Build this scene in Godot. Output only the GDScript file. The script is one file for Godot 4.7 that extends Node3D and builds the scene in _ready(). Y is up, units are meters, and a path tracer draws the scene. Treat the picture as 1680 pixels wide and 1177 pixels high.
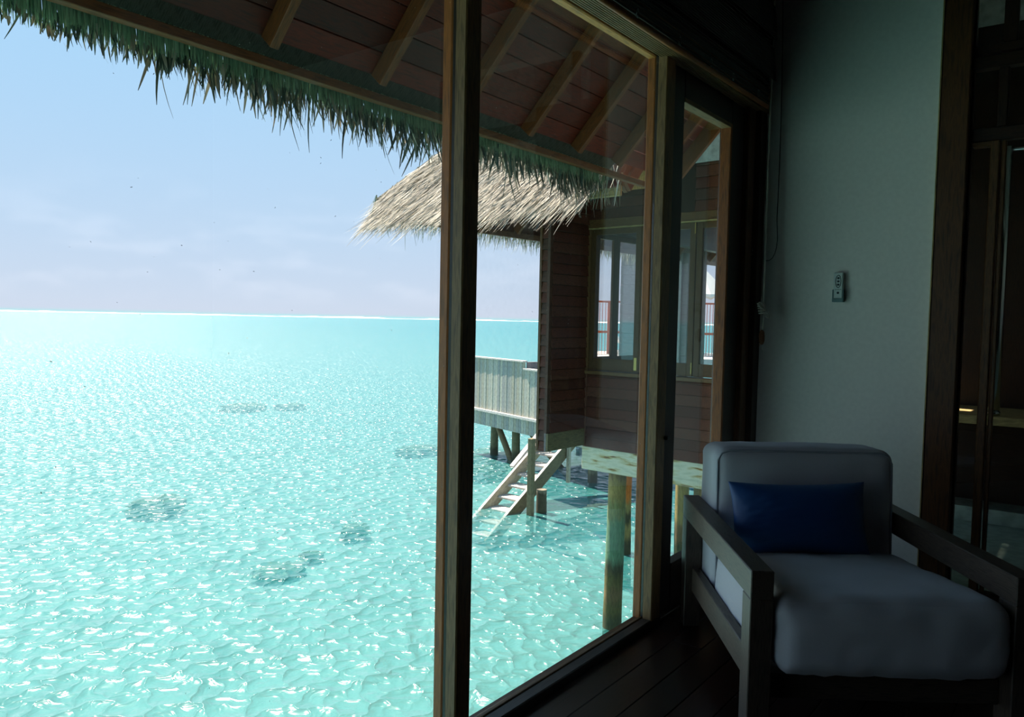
extends Node3D

const WATER_Y := -2.42
const BED_Y := -2.98
var rng := RandomNumberGenerator.new()
var names := {}
var M := {}
var mesh_cache := {}

# ------------------------------------------------------------------ naming
func numbered(called: String) -> String:
	var n: int = names.get(called, 0)
	names[called] = n + 1
	return called if n == 0 else "%s_%03d" % [called, n]

func tag(o: Node, label: String, category: String, group := "", kind := "") -> Node:
	o.set_meta("label", label)
	o.set_meta("category", category)
	if group != "":
		o.set_meta("group", group)
	if kind != "":
		o.set_meta("kind", kind)
	return o

func base(called: String, label: String, category: String, xf := Transform3D(), group := "", kind := "") -> Node3D:
	var o := Node3D.new()
	o.name = numbered(called)
	o.transform = xf
	add_child(o, true)
	tag(o, label, category, group, kind)
	return o

func put(parent: Node3D, called: String, mesh: Mesh, m: Material, xf := Transform3D(), label := "") -> MeshInstance3D:
	var o := MeshInstance3D.new()
	o.mesh = mesh
	o.material_override = m
	o.transform = xf
	var key: String = str(parent.get_instance_id()) + called
	var n: int = names.get(key, 0)
	names[key] = n + 1
	o.name = called if n == 0 else "%s_%03d" % [called, n]
	parent.add_child(o, true)
	if label != "":
		o.set_meta("label", label)
	return o

func group_part(parent: Node3D, called: String) -> Node3D:
	var o := Node3D.new()
	var key: String = str(parent.get_instance_id()) + called
	var n: int = names.get(key, 0)
	names[key] = n + 1
	o.name = called if n == 0 else "%s_%03d" % [called, n]
	parent.add_child(o, true)
	return o

# ------------------------------------------------------------------ mesh helpers
func tri(st: SurfaceTool, c: Vector3, p: Vector3, q: Vector3, r: Vector3) -> void:
	var n := (q - p).cross(r - p)
	if n.length_squared() < 1e-16:
		return
	if n.dot((p + q + r) / 3.0 - c) > 0.0:
		st.add_vertex(p); st.add_vertex(r); st.add_vertex(q)
	else:
		st.add_vertex(p); st.add_vertex(q); st.add_vertex(r)

func quad(st: SurfaceTool, c: Vector3, p: Vector3, q: Vector3, r: Vector3, s: Vector3) -> void:
	tri(st, c, p, q, r)
	tri(st, c, p, r, s)

# a chamfered box, centred, long axis first
func add_box(st: SurfaceTool, size: Vector3, xf := Transform3D(), ch := 0.003) -> void:
	var h := size * 0.5
	var c := minf(ch, minf(h.x, minf(h.y, h.z)) * 0.45)
	var o := xf.origin
	st.set_smooth_group(-1)
	var px := func(sx: float, sy: float, sz: float) -> Vector3: return xf * Vector3(sx * h.x, sy * (h.y - c), sz * (h.z - c))
	var py := func(sx: float, sy: float, sz: float) -> Vector3: return xf * Vector3(sx * (h.x - c), sy * h.y, sz * (h.z - c))
	var pz := func(sx: float, sy: float, sz: float) -> Vector3: return xf * Vector3(sx * (h.x - c), sy * (h.y - c), sz * h.z)
	for s in [-1.0, 1.0]:
		quad(st, o, px.call(s, -1, -1), px.call(s, 1, -1), px.call(s, 1, 1), px.call(s, -1, 1))
		quad(st, o, py.call(-1, s, -1), py.call(1, s, -1), py.call(1, s, 1), py.call(-1, s, 1))
		quad(st, o, pz.call(-1, -1, s), pz.call(1, -1, s), pz.call(1, 1, s), pz.call(-1, 1, s))
		for t in [-1.0, 1.0]:
			quad(st, o, px.call(s, t, -1), px.call(s, t, 1), py.call(s, t, 1), py.call(s, t, -1))
			quad(st, o, px.call(s, -1, t), px.call(s, 1, t), pz.call(s, 1, t), pz.call(s, -1, t))
			quad(st, o, py.call(-1, s, t), py.call(1, s, t), pz.call(1, s, t), pz.call(-1, s, t))
			for u in [-1.0, 1.0]:
				tri(st, o, px.call(s, t, u), py.call(s, t, u), pz.call(s, t, u))

func box_mesh(size: Vector3, ch := 0.003) -> Mesh:
	var key := "%.4f %.4f %.4f %.4f" % [size.x, size.y, size.z, ch]
	if not mesh_cache.has(key):
		var st := SurfaceTool.new()
		st.begin(Mesh.PRIMITIVE_TRIANGLES)
		add_box(st, size, Transform3D(), ch)
		st.generate_normals()
		mesh_cache[key] = st.commit()
	return mesh_cache[key]

# a box from corner to corner in the parent's axes; its own x axis runs along its longest side so that the grain follows
func bar(parent: Node3D, called: String, lo: Vector3, hi: Vector3, m: Material, ch := 0.003, label := "") -> MeshInstance3D:
	var s := (hi - lo).abs()
	var b := Basis()
	if s.y >= s.x and s.y >= s.z:
		b = Basis(Vector3.UP, Vector3.LEFT, Vector3.BACK)
		s = Vector3(s.y, s.x, s.z)
	elif s.z > s.x:
		b = Basis(Vector3.BACK, Vector3.UP, Vector3.LEFT)
		s = Vector3(s.z, s.y, s.x)
	return put(parent, called, box_mesh(s, ch), m, Transform3D(b, (lo + hi) * 0.5), label)

# a board or beam from p to q, w across, h along up
func beam(parent: Node3D, called: String, p: Vector3, q: Vector3, w: float, h: float, m: Material, up := Vector3.UP, ch := 0.003, label := "") -> MeshInstance3D:
	var x := (q - p).normalized()
	var z := x.cross(up).normalized()
	var y := z.cross(x)
	return put(parent, called, box_mesh(Vector3((q - p).length(), h, w), ch), m, Transform3D(Basis(x, y, z), (p + q) * 0.5), label)

func tube(st: SurfaceTool, pts: Array, r: float, sides := 8, closed := false) -> void:
	st.set_smooth_group(0)
	var n := pts.size()
	var rings := []
	for i in n:
		var a: Vector3 = pts[(i - 1 + n) % n] if closed or i > 0 else pts[0]
		var b: Vector3 = pts[(i + 1) % n] if closed or i < n - 1 else pts[n - 1]
		var d := (b - a).normalized()
		var s := d.cross(Vector3(0.31, 0.87, 0.39)).normalized()
		var t := d.cross(s)
		var ring := []
		for k in sides:
			var f := TAU * k / sides
			ring.append((pts[i] as Vector3) + (s * cos(f) + t * sin(f)) * r)
		rings.append(ring)
	for i in (n if closed else n - 1):
		var mid: Vector3 = ((pts[i] as Vector3) + (pts[(i + 1) % n] as Vector3)) * 0.5
		for k in sides:
			quad(st, mid, rings[i][k], rings[i][(k + 1) % sides], rings[(i + 1) % n][(k + 1) % sides], rings[(i + 1) % n][k])
	if not closed:
		for k in range(1, sides - 1):
			tri(st, pts[1], rings[0][0], rings[0][k], rings[0][k + 1])
			tri(st, pts[n - 2], rings[n - 1][0], rings[n - 1][k], rings[n - 1][k + 1])

func tube_mesh(pts: Array, r: float, sides := 8, closed := false) -> Mesh:
	var st := SurfaceTool.new()
	st.begin(Mesh.PRIMITIVE_TRIANGLES)
	tube(st, pts, r, sides, closed)
	st.generate_normals()
	return st.commit()

# a round timber with an uneven surface; colours holds [height fraction, linear colour] stops of stain and growth
func log_mesh(r0: float, r1: float, length: float, seed_: int, stops: Array, bend := 0.01) -> Mesh:
	var nz := FastNoiseLite.new()
	nz.seed = seed_
	nz.frequency = 1.0
	var st := SurfaceTool.new()
	st.begin(Mesh.PRIMITIVE_TRIANGLES)
	st.set_smooth_group(0)
	var rows := 56
	var sides := 28
	var at := func(i: int, k: int) -> Array:
		var t := float(i) / rows
		var f := TAU * float(k % sides) / sides
		var r := lerpf(r0, r1, t) * (1.0 + 0.05 * nz.get_noise_3d(cos(f) * 1.2, t * length * 1.5, sin(f) * 1.2) + 0.03 * nz.get_noise_3d(cos(f) * 4.0, t * length * 3.0, sin(f) * 4.0))
		var p := Vector3(cos(f) * r + bend * sin(t * 5.0 + seed_), t * length, sin(f) * r)
		var tt := t + 0.035 * nz.get_noise_3d(cos(f) * 1.6, t * length * 2.5 + 9.0, sin(f) * 1.6) + 0.02 * nz.get_noise_3d(cos(f) * 6.0, t * length * 8.0, sin(f) * 6.0)
		var c: Color = stops[0][1]
		for j in range(1, stops.size()):
			var w := clampf((tt - stops[j][0]) / 0.03 + 0.5, 0.0, 1.0)
			c = c.lerp(stops[j][1], w)
		var g := 1.0 + 0.35 * nz.get_noise_3d(cos(f) * 5.0, t * length * 1.4, sin(f) * 5.0) + 0.3 * nz.get_noise_3d(cos(f) * 9.0, t * length * 9.0, sin(f) * 9.0)
		return [p, Color(c.r * g, c.g * g, c.b * g)]
	for i in rows:
		for k in sides:
			var a: Array = at.call(i, k)
			var b: Array = at.call(i, k + 1)
			var c: Array = at.call(i + 1, k + 1)
			var d: Array = at.call(i + 1, k)
			for v in [a, b, c, a, c, d]:
				st.set_color(v[1])
				st.add_vertex(v[0])
	for e in [0, rows]:
		var mid := Vector3(bend * sin(float(e) / rows * 5.0 + seed_), float(e) / rows * length, 0)
		for k in sides:
			var a: Array = at.call(e, k)
			var b: Array = at.call(e, k + 1)
			var tri3 := [a[0], b[0], mid] if e == 0 else [b[0], a[0], mid]
			for v in tri3:
				st.set_color(stops[0 if e == 0 else stops.size() - 1][1])
				st.add_vertex(v)
	st.index()
	st.generate_normals()
	return st.commit()

# a padded cushion: rounded box with bulging faces
func cushion(size: Vector3, r: float, bulge: Vector3, seed_ := 1, crease := 0.003) -> Mesh:
	var nz := FastNoiseLite.new()
	nz.seed = seed_
	nz.frequency = 2.2
	var h := size * 0.5
	var n := 26
	var st := SurfaceTool.new()
	st.begin(Mesh.PRIMITIVE_TRIANGLES)
	st.set_smooth_group(0)
	var grid := func(i: int) -> float:
		var t := 2.0 * float(i) / n - 1.0
		return signf(t) * (1.0 - pow(1.0 - absf(t), 1.7))
	var at := func(axis: int, sgn: float, i: int, j: int) -> Vector3:
		var u: float = grid.call(i)
		var v: float = grid.call(j)
		var q := Vector3(sgn, u, v)
		if axis == 1: q = Vector3(u, sgn, v)
		elif axis == 2: q = Vector3(u, v, sgn)
		var full := q * h
		var core := Vector3(clampf(full.x, -h.x + r, h.x - r), clampf(full.y, -h.y + r, h.y - r), clampf(full.z, -h.z + r, h.z - r))
		var d := (full - core).normalized()
		var p := core + d * r
		p.x += q.x * bulge.x * (1 - q.y * q.y) * (1 - q.z * q.z)
		p.y += q.y * bulge.y * (1 - q.x * q.x) * (1 - q.z * q.z)
		p.z += q.z * bulge.z * (1 - q.y * q.y) * (1 - q.x * q.x)
		return p + d * crease * (nz.get_noise_3d(p.x * 2.0, p.y * 2.0, p.z * 2.0) + 0.5 * nz.get_noise_3d(p.x * 9.0, p.y * 3.0, p.z * 3.0))
	for axis in 3:
		for sgn in [-1.0, 1.0]:
			for i in n:
				for j in n:
					quad(st, Vector3.ZERO, at.call(axis, sgn, i, j), at.call(axis, sgn, i + 1, j), at.call(axis, sgn, i + 1, j + 1), at.call(axis, sgn, i, j + 1))
	st.index()
	st.generate_normals()
	return st.commit()

# a scatter cushion with pinched corners, standing in x-y, thickness along z
func pillow(w: float, h: float, t: float) -> Mesh:
	var nz := FastNoiseLite.new()
	nz.seed = 5
	nz.frequency = 5.0
	var st := SurfaceTool.new()
	st.begin(Mesh.PRIMITIVE_TRIANGLES)
	st.set_smooth_group(0)
	var n := 44
	var at := func(i: int, j: int, s: float) -> Vector3:
		var u := sin(PI * 0.5 * (2.0 * i / n - 1.0))
		var v := sin(PI * 0.5 * (2.0 * j / n - 1.0))
		var x := u * w * 0.5 * (1.0 - 0.055 * (1.0 - v * v))
		var y := v * h * 0.5 * (1.0 - 0.09 * (1.0 - u * u))
		var e := pow(maxf(0.0, (1.0 - pow(absf(u), 2.4)) * (1.0 - pow(absf(v), 2.4))), 0.5)
		var fold := 0.006 * e * nz.get_noise_2d(x * 3.0 + 7.0 * s, y * 9.0) * (0.4 + absf(u))
		return Vector3(x, y, s * (t * 0.5 * e + fold))
	for s in [-1.0, 1.0]:
		for i in n:
			for j in n:
				quad(st, Vector3.ZERO, at.call(i, j, s), at.call(i + 1, j, s), at.call(i + 1, j + 1, s), at.call(i, j + 1, s))
	st.index()
	st.generate_normals()
	return st.commit()

func lump(size: Vector3, seed_: int, rough := 0.3) -> Mesh:
	var nz := FastNoiseLite.new()
	nz.seed = seed_
	nz.frequency = 1.0
	nz.fractal_octaves = 4
	var st := SurfaceTool.new()
	st.begin(Mesh.PRIMITIVE_TRIANGLES)
	st.set_smooth_group(0)
	var rows := 20
	var cols := 36
	var at := func(i: int, k: int) -> Vector3:
		var f := TAU * float(k % cols) / cols
		var g := PI * float(i) / rows
		var d := Vector3(sin(g) * cos(f), cos(g), sin(g) * sin(f))
		var r := 1.0 + rough * nz.get_noise_3d(d.x * 1.6, d.y * 1.6, d.z * 1.6) + rough * 0.7 * nz.get_noise_3d(d.x * 5.0, d.y * 5.0, d.z * 5.0)
		var p := d * r
		p.y = signf(p.y) * pow(absf(p.y), 0.6)
		return p * size * 0.5
	for i in rows:
		for k in cols:
			quad(st, Vector3.ZERO, at.call(i, k), at.call(i, k + 1), at.call(i + 1, k + 1), at.call(i + 1, k))
	st.index()
	st.generate_normals()
	return st.commit()

# one dry palm strip hanging along -y, length 1, width 1
func blade(bend: float) -> Mesh:
	var st := SurfaceTool.new()
	st.begin(Mesh.PRIMITIVE_TRIANGLES)
	st.set_smooth_group(0)
	var n := 4
	for i in n:
		var t0 := float(i) / n
		var t1 := float(i + 1) / n
		var w0 := 0.5 * (1.0 - 0.8 * t0 * t0)
		var w1 := 0.5 * (1.0 - 0.8 * t1 * t1)
		var a := Vector3(-w0, -t0, bend * t0 * t0)
		var b := Vector3(w0, -t0, bend * t0 * t0)
		var c := Vector3(w1, -t1, bend * t1 * t1)
		var d := Vector3(-w1, -t1, bend * t1 * t1)
		for v in [a, b, c, a, c, d]:
			st.add_vertex(v)
	st.generate_normals()
	return st.commit()

func scatter(parent: Node3D, called: String, mesh: Mesh, m: Material, xfs: Array, cols: Array, label := "") -> MultiMeshInstance3D:
	var mm := MultiMesh.new()
	mm.transform_format = MultiMesh.TRANSFORM_3D
	mm.use_colors = true
	mm.mesh = mesh
	mm.instance_count = xfs.size()
	for i in xfs.size():
		mm.set_instance_transform(i, xfs[i])
		mm.set_instance_color(i, cols[i])
	var o := MultiMeshInstance3D.new()
	o.multimesh = mm
	o.material_override = m
	o.name = called
	parent.add_child(o, true)
	o.set_meta("kind", "stuff")
	if label != "":
		o.set_meta("label", label)
	return o

# ------------------------------------------------------------------ materials
func ramp(stops: Array) -> Gradient:
	var g := Gradient.new()
	var off := PackedFloat32Array()
	var col := PackedColorArray()
	for s in stops:
		off.append(s[0])
		col.append(s[1])
	g.offsets = off
	g.colors = col
	return g

func noise_tex(freq: float, stops: Array, seed_ := 1, octaves := 4, size := 512, kind := FastNoiseLite.TYPE_SIMPLEX_SMOOTH, warp := 0.0) -> NoiseTexture2D:
	var n := FastNoiseLite.new()
	n.noise_type = kind
	n.seed = seed_
	n.frequency = freq
	n.fractal_octaves = octaves
	if warp > 0.0:
		n.domain_warp_enabled = true
		n.domain_warp_amplitude = warp
		n.domain_warp_frequency = freq
	var t := NoiseTexture2D.new()
	t.width = size
	t.height = size
	t.seamless = true
	t.noise = n
	t.color_ramp = ramp(stops)
	return t

func g(v: float) -> Color:
	return Color(v, v, v)

func std(color: Color, rough := 0.7, spec := 0.5) -> StandardMaterial3D:
	var m := StandardMaterial3D.new()
	m.albedo_color = color
	m.roughness = rough
	m.metallic_specular = spec
	return m

func wood(color: Color, rough := 0.55, along := 1.3, across := 11.0, shift := 0.0, relief := 0.05) -> StandardMaterial3D:
	var m := std(color, rough)
	m.albedo_texture = M.grain
	m.uv1_triplanar = true
	m.uv1_scale = Vector3(along, across, across)
	m.uv1_offset = Vector3(shift, shift * 1.7, shift * 0.6)
	if relief > 0.0:
		m.heightmap_enabled = true
		m.heightmap_texture = M.grain
		m.heightmap_scale = relief
	return m

func ripple_image(n: int) -> Image:
	# height of small lagoon wavelets: crests that meet in a net, finer crests between, soft swell below; wraps round
	var im := Image.create(n, n, false, Image.FORMAT_RF)
	var layers := []
	for spec in [[15, 11], [27, 23]]:
		var k: int = spec[0]
		var r := RandomNumberGenerator.new()
		r.seed = spec[1]
		var pts := PackedVector2Array()
		for i in k * k:
			pts.append(Vector2(r.randf(), r.randf()))
		layers.append([k, pts])
	for y in n:
		for x in n:
			var u := float(x) / n
			var v := float(y) / n
			var wu := u + 0.011 * sin(TAU * (3.0 * v + u)) + 0.008 * sin(TAU * (7.0 * v - 4.0 * u) + 1.0) + 0.004 * sin(TAU * (17.0 * v + 9.0 * u))
			var wv := v + 0.011 * sin(TAU * (2.0 * u - v) + 2.0) + 0.008 * sin(TAU * (8.0 * u + 3.0 * v)) + 0.004 * sin(TAU * (19.0 * u - 7.0 * v) + 0.7)
			var h := 0.0
			for li in 2:
				var k: int = layers[li][0]
				var pts: PackedVector2Array = layers[li][1]
				var fx := wu * k
				var fy := wv * k
				var ix := floori(fx)
				var iy := floori(fy)
				var f1 := 9.0
				var f2 := 9.0
				for dy in range(-1, 2):
					for dx in range(-1, 2):
						var p := pts[posmod(iy + dy, k) * k + posmod(ix + dx, k)]
						var ax := ix + dx + p.x - fx
						var ay := iy + dy + p.y - fy
						var d := ax * ax + ay * ay
						if d < f1:
							f2 = f1
							f1 = d
						elif d < f2:
							f2 = d
				var e := sqrt(f2) - sqrt(f1)
				if li == 0:
					h += 1.5 * f1 + 0.10 * exp(-e * e * 90.0)
				else:
					h += 0.5 * f1 - 0.12 * exp(-e * e * 40.0)
			h += 0.05 * sin(TAU * (4.0 * u + 5.0 * v)) + 0.04 * sin(TAU * (9.0 * u - 4.0 * v) + 1.3)
			im.set_pixel(x, y, Color(0.2 + 0.6 * h, 0, 0))
	return im

func make_materials() -> void:
	M.grain = noise_tex(0.012, [[0.0, g(0.52)], [0.4, g(0.78)], [0.55, g(0.92)], [0.75, g(0.74)], [1.0, g(1.0)]], 3, 5, 512, FastNoiseLite.TYPE_SIMPLEX_SMOOTH, 18.0)
	M.mottle = noise_tex(0.02, [[0.0, g(0.72)], [0.5, g(0.9)], [1.0, g(1.0)]], 8, 5)
	M.fine = noise_tex(0.09, [[0.0, g(0.965)], [1.0, g(1.0)]], 12, 3)
	# linen: crossing threads
	var wv := Image.create(64, 64, false, Image.FORMAT_RGB8)
	var r := RandomNumberGenerator.new()
	r.seed = 4
	for y in 64:
		for x in 64:
			var over := ((x / 4) + (y / 4)) % 2 == 0
			var a := sin(PI * ((x % 4) + 0.5) / 4.0) if over else sin(PI * ((y % 4) + 0.5) / 4.0)
			var val := 0.84 + 0.12 * a + r.randf_range(-0.05, 0.05)
			wv.set_pixel(x, y, g(clampf(val, 0, 1)))
	M.weave = ImageTexture.create_from_image(wv)

	M.teak = wood(Color(0.47, 0.31, 0.16), 0.42)
	M.teak_face = wood(Color(0.66, 0.51, 0.33), 0.5, 1.0, 16.0, 0.4)
	M.teak_warm = wood(Color(0.68, 0.38, 0.13), 0.45, 1.0, 14.0, 0.8)
	M.dark_wood = wood(Color(0.22, 0.13, 0.075), 0.4, 1.2, 12.0, 0.2)
	M.sill_wood = wood(Color(0.25, 0.20, 0.17), 0.4, 1.2, 12.0, 0.6)
	M.door_trim = wood(Color(0.42, 0.26, 0.13), 0.45, 0.9, 9.0, 1.3)
	M.wenge = wood(Color(0.38, 0.32, 0.275), 0.45, 1.5, 22.0, 0.7, 0.04)
	M.floor = []
	for i in 4:
		var m := wood(Color(0.20, 0.085, 0.055).lerp(Color(0.14, 0.065, 0.045), i / 3.0), 0.3, 0.9, 10.0, 0.37 * i, 0.02)
		M.floor.append(m)
	M.soffit = []
	for i in 4:
		M.soffit.append(wood(Color(0.52, 0.15, 0.04).lerp(Color(0.37, 0.11, 0.035), i / 3.0), 0.55, 0.8, 9.0, 0.23 * i))
	M.rafter = wood(Color(0.56, 0.29, 0.10), 0.55, 1.0, 10.0, 0.5)
	M.fascia = wood(Color(0.56, 0.32, 0.13), 0.55, 1.0, 14.0, 0.9)
	M.clap = []
	for i in 4:
		M.clap.append(wood([Color(0.43, 0.22, 0.155), Color(0.38, 0.20, 0.145), Color(0.45, 0.265, 0.20), Color(0.40, 0.275, 0.225)][i], 0.7, 1.6, 9.0, 0.31 * i))
	M.frame_grey = wood(Color(0.50, 0.365, 0.22), 0.55, 1.2, 12.0, 0.15)
	M.sash = wood(Color(0.40, 0.29, 0.175), 0.55, 1.2, 12.0, 0.75)
	M.pale_wood = wood(Color(0.80, 0.69, 0.46), 0.7, 0.8, 5.0, 0.35)
	M.frieze = wood(Color(1.0, 0.76, 0.44), 0.7, 0.8, 5.0, 0.35)
	M.head_warm = wood(Color(0.88, 0.58, 0.26), 0.5, 1.0, 14.0, 0.55)
	M.silver = []
	for i in 5:
		M.silver.append(wood([Color(0.80, 0.80, 0.76), Color(0.74, 0.74, 0.71), Color(0.84, 0.83, 0.77), Color(0.77, 0.75, 0.68), Color(0.70, 0.71, 0.70)][i], 0.8, 1.1, 10.0, 0.29 * i))
	M.cap = wood(Color(0.92, 0.90, 0.88), 0.8, 1.0, 8.0, 0.1)
	M.grey_wood = wood(Color(0.62, 0.58, 0.58), 0.8, 1.0, 8.0, 0.1)
	M.stair_wood = wood(Color(0.84, 0.80, 0.70), 0.8, 1.2, 9.0, 0.2)
	M.tread_wood = wood(Color(0.90, 0.86, 0.82), 0.8, 1.2, 9.0, 0.5)
	M.stair_green = wood(Color(0.56, 0.50, 0.37), 0.8, 1.0, 7.0, 0.9)
	M.copper_wood = wood(Color(0.80, 0.36, 0.20), 0.6, 1.0, 8.0, 0.2)
	# the bearer: pale, greenish, with rust-brown streaks
	var b := std(Color(1, 1, 1), 0.8)
	b.albedo_texture = noise_tex(0.011, [[0.0, Color(0.74, 0.74, 0.64)], [0.45, Color(0.88, 0.86, 0.78)], [0.70, Color(0.80, 0.76, 0.62)], [0.80, Color(0.70, 0.60, 0.38)], [0.90, Color(0.46, 0.30, 0.15)], [1.0, Color(0.30, 0.18, 0.09)]], 21, 4, 512, FastNoiseLite.TYPE_SIMPLEX_SMOOTH, 30.0)
	b.uv1_triplanar = true
	b.uv1_scale = Vector3(0.42, 2.3, 2.3)
	b.uv1_offset = Vector3(0.2, 0.1, 0.0)
	M.bearer = b
	M.log = std(Color(1, 1, 1), 0.85)
	M.log.vertex_color_use_as_albedo = true
	M.log.albedo_texture = M.grain
	M.log.uv1_triplanar = true
	M.log.uv1_scale = Vector3(9, 0.9, 9)
	M.log.heightmap_enabled = true
	M.log.heightmap_texture = M.grain
	M.log.heightmap_scale = 0.4
	# dry palm thatch
	M.thatch = std(Color(1, 1, 1), 0.85, 0.3)
	M.thatch.vertex_color_use_as_albedo = true
	M.thatch.cull_mode = BaseMaterial3D.CULL_DISABLED
	M.thatch.backlight_enabled = true
	M.thatch.backlight = Color(0.35, 0.35, 0.3)
	M.thatch_base = std(Color(0.45, 0.43, 0.39), 0.95)
	M.thatch_base.albedo_texture = M.grain
	M.thatch_base.uv1_triplanar = true
	M.thatch_base.uv1_scale = Vector3(12, 2, 2)
	# walls
	M.plaster = std(Color(0.95, 0.95, 0.92), 0.9, 0.3)
	M.plaster.albedo_texture = M.fine
	M.plaster.uv1_triplanar = true
	M.plaster.uv1_scale = Vector3(0.7, 0.7, 0.7)
	M.white_paint = std(Color(0.86, 0.88, 0.86), 0.8)
	M.white_paint.albedo_texture = M.mottle
	M.white_paint.uv1_triplanar = true
	M.tile = std(Color(0.70, 0.78, 0.72), 0.35)
	M.tile.albedo_texture = M.mottle
	M.tile.uv1_triplanar = true
	# glass
	M.glass = std(Color(1, 1, 1, 0.0), 0.0)
	M.glass.transparency = BaseMaterial3D.TRANSPARENCY_ALPHA
	M.far_glass = std(Color(0.45, 0.5, 0.5, 0.015), 0.02)
	M.far_glass.transparency = BaseMaterial3D.TRANSPARENCY_ALPHA
	M.far_glass.metallic = 0.03
	M.far_glass.metallic_specular = 0.5
	# fabrics
	M.linen = std(Color(0.84, 0.84, 0.87), 0.95, 0.2)
	M.linen.albedo_texture = M.weave
	M.linen.uv1_triplanar = true
	M.linen.uv1_scale = Vector3(36, 36, 36)
	M.linen.heightmap_enabled = true
	M.linen.heightmap_texture = M.weave
	M.linen.heightmap_scale = 0.03
	M.linen.rim_enabled = true
	M.linen.rim = 0.3
	M.piping = std(Color(0.64, 0.65, 0.68), 0.95, 0.2)
	M.piping.albedo_texture = M.fine
	M.piping.uv1_triplanar = true
	M.silk = std(Color(0.11, 0.30, 0.54), 0.5, 0.5)
	M.silk.albedo_texture = M.weave
	M.silk.uv1_triplanar = true
	M.silk.uv1_scale = Vector3(40, 40, 40)
	M.silk.heightmap_enabled = true
	M.silk.heightmap_texture = M.fine
	M.silk.heightmap_scale = 0.08
	M.silk.rim_enabled = true
	M.silk.rim = 0.5
	# small things
	M.bamboo = wood(Color(0.22, 0.16, 0.11), 0.6, 1.5, 30.0, 0.3)
	M.rail_wood = wood(Color(0.74, 0.42, 0.20), 0.45, 1.5, 12.0, 0.3)
	M.chrome = std(Color(0.8, 0.8, 0.8), 0.18)
	M.chrome.metallic = 1.0
	M.chrome.roughness_texture = M.fine
	M.brass = std(Color(0.78, 0.70, 0.42), 0.35)
	M.brass.metallic = 0.7
	M.brass.roughness_texture = M.fine
	M.cord = std(Color(0.90, 0.88, 0.82), 0.9)
	M.cord.albedo_texture = M.weave
	M.cord.uv1_triplanar = true
	M.cord.uv1_scale = Vector3(60, 60, 60)
	M.speck = std(Color(1, 1, 1), 0.9)
	M.speck.vertex_color_use_as_albedo = true
	M.speck.cull_mode = BaseMaterial3D.CULL_DISABLED
	M.black_metal = std(Color(0.03, 0.03, 0.03), 0.4)
	M.black_metal.roughness_texture = M.fine
	M.tassel = wood(Color(0.50, 0.28, 0.14), 0.5, 8.0, 30.0)
	M.abs_white = std(Color(0.80, 0.86, 0.84), 0.4)
	M.abs_white.roughness_texture = M.fine
	M.abs_grey = std(Color(0.42, 0.56, 0.56), 0.5)
	M.abs_grey.roughness_texture = M.fine
	M.abs_dark = std(Color(0.13, 0.22, 0.22), 0.5)
	M.abs_dark.roughness_texture = M.fine
	M.canvas = std(Color(0.95, 0.94, 0.92), 0.9)
	M.canvas.albedo_texture = M.weave
	M.canvas.uv1_triplanar = true
	M.canvas.uv1_scale = Vector3(8, 8, 8)
	# sea
	var rt := ImageTexture.create_from_image(ripple_image(512))
	M.water = std(Color(0.22, 0.58, 0.58, 0.34), 0.25)
	M.water.clearcoat_enabled = true
	M.water.clearcoat = 0.18
	M.water.clearcoat_roughness = 0.36
	M.water.transparency = BaseMaterial3D.TRANSPARENCY_ALPHA
	M.water.metallic_specular = 0.38
	M.water.uv1_triplanar = true
	M.water.uv1_world_triplanar = true
	M.water.uv1_scale = Vector3(0.25, 0.25, 0.25)
	M.water.heightmap_enabled = true
	M.water.heightmap_texture = rt
	M.water.heightmap_scale = 9.5
	M.sand = std(Color(0.44, 0.58, 0.575), 0.95, 0.1)
	M.sand.albedo_texture = noise_tex(0.012, [[0.0, g(0.80)], [0.4, g(0.94)], [1.0, g(1.0)]], 31, 5)
	M.sand.uv1_triplanar = true
	M.sand.uv1_world_triplanar = true
	M.sand.uv1_scale = Vector3(0.09, 0.09, 0.09)
	M.coral = std(Color(1, 1, 1), 0.95)
	M.coral.albedo_texture = noise_tex(0.03, [[0.0, Color(0.10, 0.20, 0.19)], [0.45, Color(0.20, 0.32, 0.28)], [0.6, Color(0.36, 0.40, 0.30)], [1.0, Color(0.16, 0.30, 0.28)]], 41, 4)
	M.coral.uv1_triplanar = true
	M.coral.uv1_scale = Vector3(1.4, 1.4, 1.4)
	M.foam = std(Color(0.95, 0.97, 0.97), 0.9)
	M.foam.albedo_texture = M.mottle
	M.foam.uv1_triplanar = true
	M.foam.uv1_scale = Vector3(0.02, 0.02, 0.02)

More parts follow.
